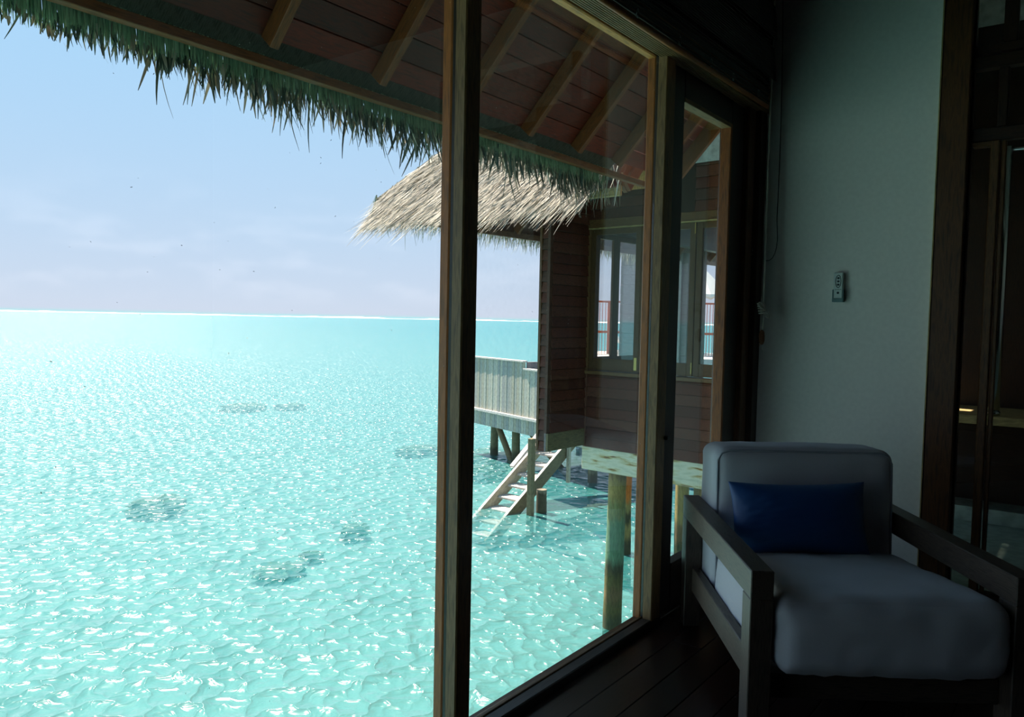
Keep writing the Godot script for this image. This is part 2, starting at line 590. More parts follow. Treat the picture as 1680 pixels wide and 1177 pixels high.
# ------------------------------------------------------------------ scene
func _ready() -> void:
	rng.seed = 77
	var cam := Camera3D.new()
	cam.name = "camera"
	add_child(cam)
	cam.position = Vector3(0, 1.3, 0)
	var yaw := deg_to_rad(52.978)
	var pitch := deg_to_rad(-2.894)
	var roll := deg_to_rad(1.167)
	var f := Vector3(sin(yaw) * cos(pitch), sin(pitch), -cos(yaw) * cos(pitch))
	var rr := Vector3(cos(yaw), 0, sin(yaw))
	var uu := rr.cross(f)
	var r2 := rr * cos(roll) + uu * sin(roll)
	var u2 := uu * cos(roll) - rr * sin(roll)
	cam.basis = Basis(r2, u2, -f)
	cam.fov = 49.528
	cam.near = 0.05
	cam.far = 6000.0
	cam.current = true

	var we := WorldEnvironment.new()
	we.name = "environment"
	var env := Environment.new()
	var sky := Sky.new()
	var ps := ProceduralSkyMaterial.new()
	ps.sky_top_color = Color(0.25, 0.485, 0.71).linear_to_srgb()
	ps.sky_horizon_color = Color(0.465, 0.525, 0.625).linear_to_srgb()
	ps.sky_curve = 0.15
	ps.ground_bottom_color = Color(0.30, 0.62, 0.64).linear_to_srgb()
	ps.ground_horizon_color = Color(0.45, 0.66, 0.70).linear_to_srgb()
	ps.sky_energy_multiplier = 1.0
	# a few thin clouds low over the horizon, all the way round
	var cn := FastNoiseLite.new()
	cn.seed = 9
	cn.frequency = 1.0
	cn.fractal_octaves = 5
	var ci := Image.create(2048, 1024, false, Image.FORMAT_RGBA8)
	for y in range(440, 508):
		var elev := (511.5 - y) / 1024.0 * 180.0
		var band := smoothstep(0.3, 2.0, elev) * (1.0 - smoothstep(4.0, 11.0, elev))
		for x in 2048:
			var a := TAU * x / 2048.0
			var v := cn.get_noise_3d(cos(a) * 9.0, elev * 0.55, sin(a) * 9.0)
			ci.set_pixel(x, y, Color(1, 0.97, 0.95, clampf((v - 0.02) * 2.2, 0.0, 1.0) * band))
	ps.sky_cover = ImageTexture.create_from_image(ci)
	ps.sky_cover_modulate = Color(0.045, 0.04, 0.035, 1.0).linear_to_srgb()
	sky.sky_material = ps
	env.background_mode = Environment.BG_SKY
	env.sky = sky
	env.tonemap_mode = Environment.TONE_MAPPER_LINEAR
	env.tonemap_exposure = 1.5
	env.volumetric_fog_enabled = true
	env.volumetric_fog_density = 0.0
	env.sdfgi_enabled = true
	env.ssao_enabled = true
	env.ssil_enabled = true
	we.environment = env
	add_child(we)

	var sun := DirectionalLight3D.new()
	sun.name = "sun"
	sun.light_energy = 3.6
	sun.light_color = Color(1.0, 0.95, 0.87)
	sun.light_angular_distance = 0.53
	sun.shadow_enabled = true
	var az := deg_to_rad(8.0)
	var el := deg_to_rad(57.5)
	var to_sun := Vector3(sin(az) * cos(el), sin(el), -cos(az) * cos(el))
	add_child(sun)
	sun.look_at_from_position(to_sun * 10.0, Vector3.ZERO, Vector3.UP)

	make_materials()
	sea()
	room()
	overhang()
	villa()
	far_deck()
	stairs()
	sun_deck()
	rocks()
	armchair()
	small_things()

func sea() -> void:
	var st := SurfaceTool.new()
	st.begin(Mesh.PRIMITIVE_TRIANGLES)
	st.set_smooth_group(0)
	var e := [-3000.0, -600.0, -120.0, -40.0, -12.0, 0.0, 12.0, 40.0, 120.0, 600.0, 3000.0]
	for i in 10:
		for j in 10:
			quad(st, Vector3(0, -9, 0), Vector3(e[i], 0, e[j]), Vector3(e[i + 1], 0, e[j]), Vector3(e[i + 1], 0, e[j + 1]), Vector3(e[i], 0, e[j + 1]))
	st.index()
	st.generate_normals()
	var w := MeshInstance3D.new()
	w.mesh = st.commit()
	w.material_override = M.water
	w.name = "sea_water"
	w.position.y = WATER_Y
	add_child(w)
	tag(w, "clear turquoise lagoon water with small bright wavelets reaching to the horizon", "water", "", "stuff")
	# the bed: even pale sand
	st = SurfaceTool.new()
	st.begin(Mesh.PRIMITIVE_TRIANGLES)
	st.set_smooth_group(0)
	for i in 10:
		for j in 10:
			quad(st, Vector3(0, -9, 0), Vector3(e[i], 0, e[j]), Vector3(e[i + 1], 0, e[j]), Vector3(e[i + 1], 0, e[j + 1]), Vector3(e[i], 0, e[j + 1]))
	st.index()
	st.generate_normals()
	var bed := MeshInstance3D.new()
	bed.mesh = st.commit()
	bed.material_override = M.sand
	bed.name = "seabed"
	bed.position.y = BED_Y
	add_child(bed)
	tag(bed, "pale sandy lagoon bed under the shallow turquoise water", "seabed", "", "structure")
	# what floats in the water and gives the lagoon its colour: the longer the look through it, the bluer
	var fog := FogVolume.new()
	fog.name = "lagoon_haze"
	fog.shape = RenderingServer.FOG_VOLUME_SHAPE_BOX
	fog.size = Vector3(5990, WATER_Y - BED_Y - 0.04, 5990)
	fog.position.y = (WATER_Y + BED_Y) * 0.5
	var fm := FogMaterial.new()
	fm.density = 0.10
	fm.albedo = Color(0.0, 0.68, 0.80)
	fog.material = fm
	add_child(fog)
	tag(fog, "turquoise body of the lagoon water below its surface", "water", "", "stuff")
	# surf on the outer reef
	st = SurfaceTool.new()
	st.begin(Mesh.PRIMITIVE_TRIANGLES)
	st.set_smooth_group(0)
	var nz := FastNoiseLite.new()
	nz.seed = 3
	nz.frequency = 0.02
	var n := 520
	var pt := func(k: int, up: float) -> Array:
		var ang := deg_to_rad(lerpf(-50.0, 100.0, float(k) / n))
		var hh := maxf(0.3, 1.5 + 2.6 * nz.get_noise_1d(k * 1.7) + 1.6 * nz.get_noise_1d(k * 9.0 + 300.0)) * up
		var d := 1500.0 + 60.0 * nz.get_noise_1d(k * 0.6)
		var dir := Vector3(sin(ang), 0, -cos(ang))
		return [dir * d, dir * (d + 6.0) + Vector3.UP * hh, dir * (d + 14.0)]
	for k in n:
		var a: Array = pt.call(k, 1.0)
		var b: Array = pt.call(k + 1, 1.0)
		for j in 2:
			quad(st, (a[1] + b[1]) * 0.5 - Vector3(0, 20, 0), a[j], b[j], b[j + 1], a[j + 1])
	st.index()
	st.generate_normals()
	var surf := MeshInstance3D.new()
	surf.mesh = st.commit()
	surf.material_override = M.foam
	surf.name = "breaking_surf"
	surf.position.y = WATER_Y
	add_child(surf)
	tag(surf, "thin white line of surf breaking on the outer reef at the horizon", "surf", "", "stuff")

func structure(called: String, label: String, category: String) -> Node3D:
	return base(called, label, category, Transform3D(), "", "structure")

func room() -> void:
	var zi := -1.461          # inner face of the window wall
	var zo := -1.553
	var zg := -1.508
	var head := 2.393
	# floor of dark boards
	var fl := structure("floor", "dark red-brown hardwood floor boards under the armchair", "floor")
	bar(fl, "subfloor", Vector3(-3.2, -0.25, -1.56), Vector3(6.6, -0.03, 3.6), M.dark_wood)
	var k := 0
	var z := -1.46
	while z < 3.5:
		var x := -3.1 - 0.6 * (k % 3)
		while x < 4.05:
			var ln := 1.8 if (k * 7 + int(x * 3.0)) % 2 == 0 else 1.5
			var x0 := maxf(x, -3.1)
			var x1 := minf(x + ln, 4.05)
			if x1 - x0 > 0.05:
				bar(fl, "plank", Vector3(x0 + 0.001, -0.03, z + 0.001), Vector3(x1 - 0.001, 0.0, z + 0.124), M.floor[(k * 3 + int(x * 10.0)) % 4 if x > 0 else k % 4], 0.002)
			x += ln
		z += 0.125
		k += 1
	# walls and ceiling
	var ww := structure("wall_window", "dark timber wall band above the window head", "wall")
	bar(ww, "header", Vector3(-3.1, head + 0.10, zo), Vector3(6.6, 3.3, zi), M.dark_wood)
	bar(ww, "panel", Vector3(-3.1, -0.03, zo), Vector3(-2.0, head, zi), M.dark_wood)
	var wr := structure("wall_right", "plain white plaster wall between the window corner and the door trim", "wall")
	bar(wr, "plaster", Vector3(4.05, -0.03, -1.56), Vector3(4.17, 3.4, -0.60), M.plaster, 0.002)
	bar(wr, "plaster", Vector3(4.05, 2.95, -0.60), Vector3(4.17, 3.4, 0.75), M.plaster, 0.002)
	bar(wr, "plaster", Vector3(4.05, -0.03, 0.75), Vector3(4.17, 3.4, 3.6), M.plaster, 0.002)
	var wl := structure("wall_left", "dark boarded wall behind the camera on the left", "wall")
	bar(wl, "boarding", Vector3(-3.22, -0.25, -1.56), Vector3(-3.1, 3.4, 3.6), M.dark_wood)
	var wb := structure("wall_back", "dark boarded wall behind the camera", "wall")
	bar(wb, "boarding", Vector3(-3.22, -0.25, 3.5), Vector3(4.17, 3.4, 3.62), M.dark_wood)
	var ce := structure("ceiling", "dark timber ceiling over the room", "ceiling")
	bar(ce, "panel", Vector3(-3.22, 3.3, -1.56), Vector3(4.06, 3.42, 3.62), M.dark_wood)
	# window_1: the wide pane; window_2: the pane with the villa
	var w1 := structure("window_1", "wide left window pane giving onto the open sea", "window")
	bar(w1, "pane", Vector3(0.22, 0.05, zg - 0.003), Vector3(1.70, head, zg + 0.003), M.glass, 0.0005)
	var w2 := structure("window_2", "second window pane, in front of the thatched villa", "window")
	bar(w2, "pane", Vector3(1.76, 0.05, zg - 0.003), Vector3(2.955, head, zg + 0.003), M.glass, 0.0005)
	var w3 := structure("window_3", "window pane left of the camera, outside the frame", "window")
	bar(w3, "pane", Vector3(-2.0, 0.05, zg - 0.003), Vector3(0.15, head, zg + 0.003), M.glass, 0.0005)
	# dried salt specks on the panes
	var dn := QuadMesh.new()
	dn.size = Vector2(1, 1)
	for q in [[w1, 0.6, 1.69, 150], [w2, 1.77, 2.95, 190]]:
		var xfs := []
		var cols := []
		for i in q[3]:
			var r := rng.randf_range(0.0006, 0.0014)
			var bs := Basis(Vector3.BACK, rng.randf_range(0, 3.1)) * Basis.from_scale(Vector3(r, r * rng.randf_range(1.0, 3.5), 1))
			xfs.append(Transform3D(bs, Vector3(rng.randf_range(q[1], q[2]), rng.randf_range(0.3, 2.36), zg - 0.0035)))
			cols.append(Color(0.8, 0.8, 0.78))
		scatter(q[0], "salt_specks", dn, M.speck, xfs, cols)
	# posts between the panes: an inner post, a dark glazing gap and an outer post
	var cols := [[0.15, 0.22], [1.694, 1.762], [2.955, 3.035]]
	var labels := ["timber window post left of the camera, outside the frame", "nearest timber window post, between the sea pane and the villa pane", "timber window post between the villa pane and the glazed door"]
	for i in 3:
		var p := structure("trim_%d" % (i + 1), labels[i], "post")
		var x0: float = cols[i][0]
		var x1: float = cols[i][1]
		bar(p, "post", Vector3(x0, 0.0, zg + 0.004), Vector3(x1, head + 0.1, zi), M.teak_face, 0.004)
		bar(p, "cover_strip", Vector3(x0 + 0.002, 0.0, zo), Vector3(x1 - 0.002, head + 0.1, zg - 0.009), M.teak_warm, 0.004, "orange-brown outer strip")
		bar(p, "gasket", Vector3(x0 + 0.006, 0.0, zg - 0.009), Vector3(x1 - 0.006, head + 0.1, zg + 0.004), M.black_metal, 0.001)
	var sill := structure("trim_4", "low dark timber sill running under the window panes", "sill")
	bar(sill, "sill_board", Vector3(-2.0, -0.03, zg), Vector3(3.05, 0.034, zi), M.sill_wood, 0.004)
	bar(sill, "sill_board", Vector3(-2.0, -0.03, zo), Vector3(3.05, 0.030, zg - 0.012), M.teak, 0.004)
	bar(sill, "gasket", Vector3(-2.0, -0.03, zg - 0.012), Vector3(3.05, 0.038, zg), M.frame_grey, 0.002)
	var hb := structure("trim_5", "timber head beam over the window panes with a reeded underside", "beam")
	bar(hb, "head_board", Vector3(-2.0, head, zo), Vector3(4.05, head + 0.1, zg - 0.008), M.head_warm, 0.004, "yellowish outer edge")
	bar(hb, "head_board", Vector3(-2.0, head + 0.004, zg + 0.002), Vector3(4.05, head + 0.1, zi), M.teak_face, 0.003)
	bar(hb, "head_board", Vector3(-2.0, head + 0.012, zi), Vector3(4.05, head + 0.1, zi + 0.052), M.teak_face, 0.003)
	for i in 8:
		var zz := zg + 0.012 + i * 0.0105
		bar(hb, "reed", Vector3(-2.0, head - 0.003, zz), Vector3(4.05, head + 0.02, zz + 0.0092), M.teak_face, 0.002)
	# door_1: the glazed door in the corner
	var d1 := structure("door_1", "glazed dark timber door in the corner beside the window panes", "door")
	bar(d1, "stile", Vector3(3.035, 0.02, zg - 0.03), Vector3(3.16, head - 0.005, zi - 0.015), M.dark_wood, 0.004)
	bar(d1, "stile", Vector3(3.70, 0.02, zg - 0.03), Vector3(3.86, head - 0.005, zi - 0.015), M.dark_wood, 0.004)
	bar(d1, "rail", Vector3(3.16, 2.27, zg - 0.03), Vector3(3.70, head - 0.005, zi - 0.015), M.dark_wood, 0.004)
	bar(d1, "rail", Vector3(3.16, 0.02, zg - 0.03), Vector3(3.70, 0.215, zi - 0.015), M.dark_wood, 0.004)
	bar(d1, "pane", Vector3(3.15, 0.20, zg - 0.023), Vector3(3.71, 2.28, zg - 0.018), M.glass, 0.0005)
	bar(d1, "glazing_bead", Vector3(3.682, 0.215, zg - 0.016), Vector3(3.702, 2.27, zi - 0.012), M.teak_warm, 0.002)
	bar(d1, "glazing_bead", Vector3(3.16, 2.252, zg - 0.016), Vector3(3.70, 2.272, zi - 0.012), M.teak_face, 0.002)
	bar(d1, "glazing_bead", Vector3(3.16, 0.213, zg - 0.016), Vector3(3.70, 0.230, zi - 0.012), M.dark_wood, 0.002)
	bar(d1, "jamb", Vector3(3.866, 0.0, zo), Vector3(3.955, head + 0.02, zi + 0.01), M.door_trim, 0.004)
	bar(d1, "jamb", Vector3(3.965, 0.0, zo), Vector3(4.05, head + 0.3, zi + 0.035), M.dark_wood, 0.004)
	bar(d1, "threshold", Vector3(3.03, -0.03, zo), Vector3(4.05, 0.018, zi), M.dark_wood, 0.003)
	bar(d1, "latch", Vector3(3.02, 0.80, zi), Vector3(3.045, 0.815, zi + 0.018), M.black_metal, 0.003)
	# door_2: the opening in the white wall
	var t6 := structure("trim_6", "wide brown timber trim at the right edge of the white wall", "trim")
	bar(t6, "casing", Vector3(4.028, 0.0, -0.628), Vector3(4.19, 3.0, -0.512), M.door_trim, 0.004)
	bar(t6, "bead", Vector3(4.024, 0.0, -0.633), Vector3(4.05, 3.0, -0.627), M.pale_wood, 0.001)
	var d2 := structure("door_2", "dark glazed timber door beside the white wall, with a transom light", "door")
	var xd0 := 4.085
	var xd1 := 4.13
	bar(d2, "stile", Vector3(xd0, 0.0, -0.512), Vector3(xd1, 2.95, -0.503), M.dark_wood, 0.002)
	bar(d2, "stile", Vector3(xd0, 0.0, -0.428), Vector3(xd1, 2.14, -0.392), M.teak, 0.004)
	bar(d2, "stile", Vector3(xd0 + 0.012, 0.0, -0.386), Vector3(xd1, 2.14, -0.368), M.teak, 0.004)
	bar(d2, "stile", Vector3(xd0, 0.0, 0.62), Vector3(xd1, 2.95, 0.75), M.dark_wood, 0.004)
	bar(d2, "rail", Vector3(xd0, 2.14, -0.503), Vector3(xd1, 2.20, 0.75), M.dark_wood, 0.004)
	bar(d2, "rail", Vector3(xd0 - 0.015, 2.46, -0.512), Vector3(xd1, 2.515, 0.75), M.dark_wood, 0.004)
	bar(d2, "rail", Vector3(xd0 - 0.005, 2.527, -0.512), Vector3(xd1, 2.565, 0.75), M.dark_wood, 0.004)
	bar(d2, "mullion", Vector3(xd0, 2.565, -0.40), Vector3(xd1, 2.95, -0.345), M.dark_wood, 0.004)
	bar(d2, "mullion", Vector3(xd0, 2.20, -0.41), Vector3(xd1, 2.46, -0.37), M.dark_wood, 0.004)
	bar(d2, "rail", Vector3(xd0, 0.0, -0.503), Vector3(xd1, 0.10, 0.75), M.dark_wood, 0.004)
	bar(d2, "pane", Vector3(xd1 - 0.022, 0.08, -0.508), Vector3(xd1 - 0.017, 2.9, 0.70), M.glass, 0.0005)
	bar(d2, "head_trim", Vector3(xd0, 2.119, -0.498), Vector3(xd1 + 0.01, 2.138, -0.425), M.teak, 0.002)
	# the small room seen through that door
	var wf := structure("wall_far", "dark boarded wall with white plaster above, seen through the glazed door beside the white wall", "wall")
	bar(wf, "boarding", Vector3(6.3, -0.03, -1.5), Vector3(6.42, 3.38, 1.6), M.dark_wood)
	bar(wf, "plaster", Vector3(6.3, 3.38, -1.5), Vector3(6.42, 4.0, 1.6), M.white_paint)
	bar(wf, "ledge", Vector3(6.02, 0.0, -1.44), Vector3(6.295, 0.10, 1.49), M.tile)
	var ws := structure("wall_side", "white side wall of the small room beyond the glazed door", "wall")
	bar(ws, "plaster", Vector3(4.17, -0.03, 1.5), Vector3(6.42, 4.0, 1.62), M.white_paint)
	bar(ws, "plaster", Vector3(4.06, 3.3, -1.56), Vector3(4.17, 4.0, 1.6), M.white_paint)
	var w4 := structure("window_4", "wide window of the small room beyond the glazed door", "window")
	bar(w4, "plaster", Vector3(4.17, -0.03, -1.56), Vector3(4.75, 4.0, -1.44), M.white_paint)
	bar(w4, "plaster", Vector3(6.1, -0.03, -1.56), Vector3(6.42, 4.0, -1.44), M.white_paint)
	bar(w4, "plaster", Vector3(4.75, 2.2, -1.56), Vector3(6.1, 4.0, -1.44), M.white_paint)
	bar(w4, "pane", Vector3(4.75, 0.0, -1.503), Vector3(6.1, 2.2, -1.497), M.glass, 0.0005)
	var c2 := structure("ceiling", "white ceiling of the small room beyond the glazed door", "ceiling")
	bar(c2, "ceiling_board", Vector3(4.06, 3.95, -1.56), Vector3(6.42, 4.05, 1.62), M.white_paint)
	var f2 := structure("floor", "pale tiled floor of the small room beyond the glazed door", "floor")
	bar(f2, "tiling", Vector3(4.13, -0.03, -1.56), Vector3(6.3, 0.0, 1.6), M.tile)
	var cn := base("vanity_counter", "long counter with a yellowish timber edge behind the dark glazed door", "counter")
	bar(cn, "countertop", Vector3(5.6, 0.705, -1.43), Vector3(6.29, 0.76, 1.49), M.pale_wood, 0.004)
	bar(cn, "cabinet", Vector3(5.75, 0.30, -1.43), Vector3(6.29, 0.705, 1.49), M.dark_wood, 0.004)
	var po := base("steel_pole", "slim polished metal pole standing on the counter behind the glazed door", "pole")
	put(po, "tube", tube_mesh([Vector3(5.68, 0.76, -0.505), Vector3(5.68, 1.6, -0.505), Vector3(5.68, 2.42, -0.505)], 0.030, 20), M.chrome)
	put(po, "flange", tube_mesh([Vector3(5.68, 0.76, -0.505), Vector3(5.68, 0.775, -0.505), Vector3(5.68, 0.785, -0.505)], 0.034, 20), M.chrome)
	put(po, "bracket", tube_mesh([Vector3(5.68, 2.40, -0.505), Vector3(5.68, 2.40, -0.3), Vector3(5.68, 2.40, 0.1)], 0.012, 10), M.chrome)

# ------------------------------------------------------------------ our own eaves
func overhang() -> void:
	var o := base("thatched_overhang", "boarded roof overhang with rafters and hanging thatch outside the room windows", "roof")
	var E := 3.0
	var sl := 1.1
	var y0 := 2.405
	var x0 := -3.2
	var x1 := 6.06
	var nrm := Vector3(0, 1, -sl).normalized()      # outward of the roof plane, up and out
	var up := Vector3(0, sl, 1).normalized()        # up the slope, towards the house
	# soffit planks along x
	var k := 0
	var s := 0.0
	while s < 2.15:
		var c := Vector3(0, y0 + 0.11, -E + 0.02) + up * (s + 0.0625)
		var xa := x0
		var cut := x0 + 2.2 + 1.3 * (k % 3)
		for seg in [[x0, cut], [cut, minf(cut + 3.1, x1)], [minf(cut + 3.1, x1), x1]]:
			if seg[1] - seg[0] > 0.1:
				var mid := Vector3((seg[0] + seg[1]) * 0.5, c.y, c.z)
				put(o, "soffit_plank", box_mesh(Vector3(seg[1] - seg[0] - 0.002, 0.016, 0.122), 0.004), M.soffit[(k * 3 + int(seg[0] * 2.0) + 8) % 4], Transform3D(Basis(Vector3.RIGHT, nrm, Vector3.RIGHT.cross(nrm)), mid))
		s += 0.125
		k += 1
	for rx in [-2.4, -1.76, -1.12, -0.48, 0.16, 0.81, 1.46, 2.10, 2.74, 3.37, 4.0, 4.58, 5.14, 5.72]:
		var a := Vector3(rx, y0 + 0.11, -E + 0.02) - nrm * 0.055
		beam(o, "rafter", a, a + up * 2.15, 0.045, 0.09, M.rafter, nrm)
	bar(o, "fascia", Vector3(x0, y0 - 0.01, -E - 0.035), Vector3(x1, y0 + 0.032, -E + 0.012), M.fascia)
	# verge at the far end
	var va := Vector3(x1 - 0.02, y0 + 0.05, -E)
	beam(o, "verge_board", va, va + up * 2.2, 0.04, 0.2, M.fascia, nrm)
	# solid thatch above the boards
	var tb := Vector3((x0 + 5.25) * 0.5, y0 + 0.11, -E) + up * 1.1 + nrm * 0.11
	put(o, "thatch_bed", box_mesh(Vector3(5.35 - x0, 0.17, 2.5), 0.02), M.thatch_base, Transform3D(Basis(Vector3.RIGHT, nrm, Vector3.RIGHT.cross(nrm)), tb))
	# green band of bundled strips behind the fascia, then loose hanging fronds
	var xfs := []
	var cols := []
	var nz := FastNoiseLite.new()
	nz.seed = 6
	nz.frequency = 0.8
	for i in 7200:
		var x := rng.randf_range(-0.6, 5.2)
		var z := -E - rng.randf_range(0.05, 0.20)
		var ln := rng.randf_range(0.10, 0.135)
		var w := rng.randf_range(0.004, 0.009)
		var b := Basis.from_euler(Vector3(rng.randf_range(-0.12, 0.05), rng.randf_range(-0.6, 0.6), rng.randf_range(-0.07, 0.07)))
		b = b * Basis.from_scale(Vector3(w, ln, ln))
		xfs.append(Transform3D(b, Vector3(x, y0 + 0.06, z)))
		var t := rng.randf_range(0.45, 1.1)
		cols.append(Color(0.42 * t, 0.58 * t, 0.40 * t))
	scatter(o, "thatch_band", blade(0.05), M.thatch, xfs, cols, "green bundled strips along the eave")
	xfs = []
	cols = []
	for i in 2100:
		var x := rng.randf_range(-0.6, 5.22)
		var z := -E - rng.randf_range(0.08, 0.22)
		var amt := clampf(0.65 + 0.5 * nz.get_noise_1d(x * 3.0) + 0.35 * nz.get_noise_1d(x * 11.0), 0.15, 1.3) * clampf(0.08 + (x - 1.1) * 0.62, 0.08, 0.9)
		var ln := rng.randf_range(0.06, 0.27) * amt + 0.025
		if rng.randf() < 0.03: ln += 0.12
		var w := rng.randf_range(0.006, 0.017)
		var b := Basis.from_euler(Vector3(rng.randf_range(-0.3, 0.15), rng.randf_range(-1.2, 1.2), rng.randf_range(-0.32, 0.26)))
		b = b * Basis.from_scale(Vector3(w, ln, ln))
		xfs.append(Transform3D(b, Vector3(x, y0 - 0.035 + rng.randf_range(-0.02, 0.04), z)))
		var t := rng.randf_range(0.3, 1.1)
		cols.append(Color(0.16 * t, 0.20 * t, 0.17 * t) if rng.randf() < 0.62 else Color(0.56 * t, 0.47 * t, 0.38 * t))
	scatter(o, "thatch_fringe", blade(0.16), M.thatch, xfs, cols, "loose dry fronds hanging from the eave")

# ------------------------------------------------------------------ neighbouring villa, in its own axes: x along its wall, z out of it
func villa_frame() -> Transform3D:
	var A := Vector3(-0.0753, 0, 0.9972)
	var B := Vector3(-0.9972, 0, -0.0753)
	return Transform3D(Basis(A, Vector3.UP, B), Vector3(8.05, 0, -4.90))

func clapboards(parent: Node3D, a: Vector3, b: Vector3, y0: float, y1: float, out: Vector3, shift := 0) -> void:
	# lapped boards between two points of a wall face, from y0 up to y1
	var pitch := 0.122
	var n := int(ceil((y1 - y0) / pitch - 0.05))
	var dir := (b - a).normalized()
	for i in n:
		var yb := y0 + i * pitch
		var yt := minf(yb + pitch - 0.005, y1)
		var lean := (Vector3.UP * (yt - yb) - out * 0.02).normalized()
		var nrm := dir.cross(lean).normalized()
		var mid := (a + b) * 0.5 + Vector3.UP * ((yb + yt) * 0.5) + out * 0.014
		put(parent, "clapboard", box_mesh(Vector3((b - a).length(), yt - yb, 0.014), 0.002), M.clap[(i * 5 + shift + i / 3) % 4], Transform3D(Basis(dir, lean, nrm), mid))

func sash(parent: Node3D, p: Vector3, q: Vector3, y0: float, y1: float, side := 1.0) -> void:
	# a framed casement between two floor points
	var s := group_part(parent, "window_sash")
	var d := (q - p).normalized()
	var w := 0.068
	beam(s, "stile", p + Vector3.UP * y0 + d * w * 0.5, p + Vector3.UP * y1 + d * w * 0.5, 0.04, w, M.sash, d)
	beam(s, "stile", q + Vector3.UP * y0 - d * w * 0.5, q + Vector3.UP * y1 - d * w * 0.5, 0.04, w, M.sash, d)
	beam(s, "rail", p + d * w + Vector3.UP * (y0 + 0.07), q - d * w + Vector3.UP * (y0 + 0.07), 0.038, 0.14, M.sash)
	beam(s, "rail", p + d * w + Vector3.UP * (y1 - 0.033), q - d * w + Vector3.UP * (y1 - 0.033), 0.038, 0.066, M.sash)
	beam(s, "pane", p + d * w * 0.8 + Vector3.UP * ((y0 + y1) * 0.5 + 0.035), q - d * w * 0.8 + Vector3.UP * ((y0 + y1) * 0.5 + 0.035), 0.005, y1 - y0 - 0.19, M.far_glass, Vector3.UP, 0.0005)

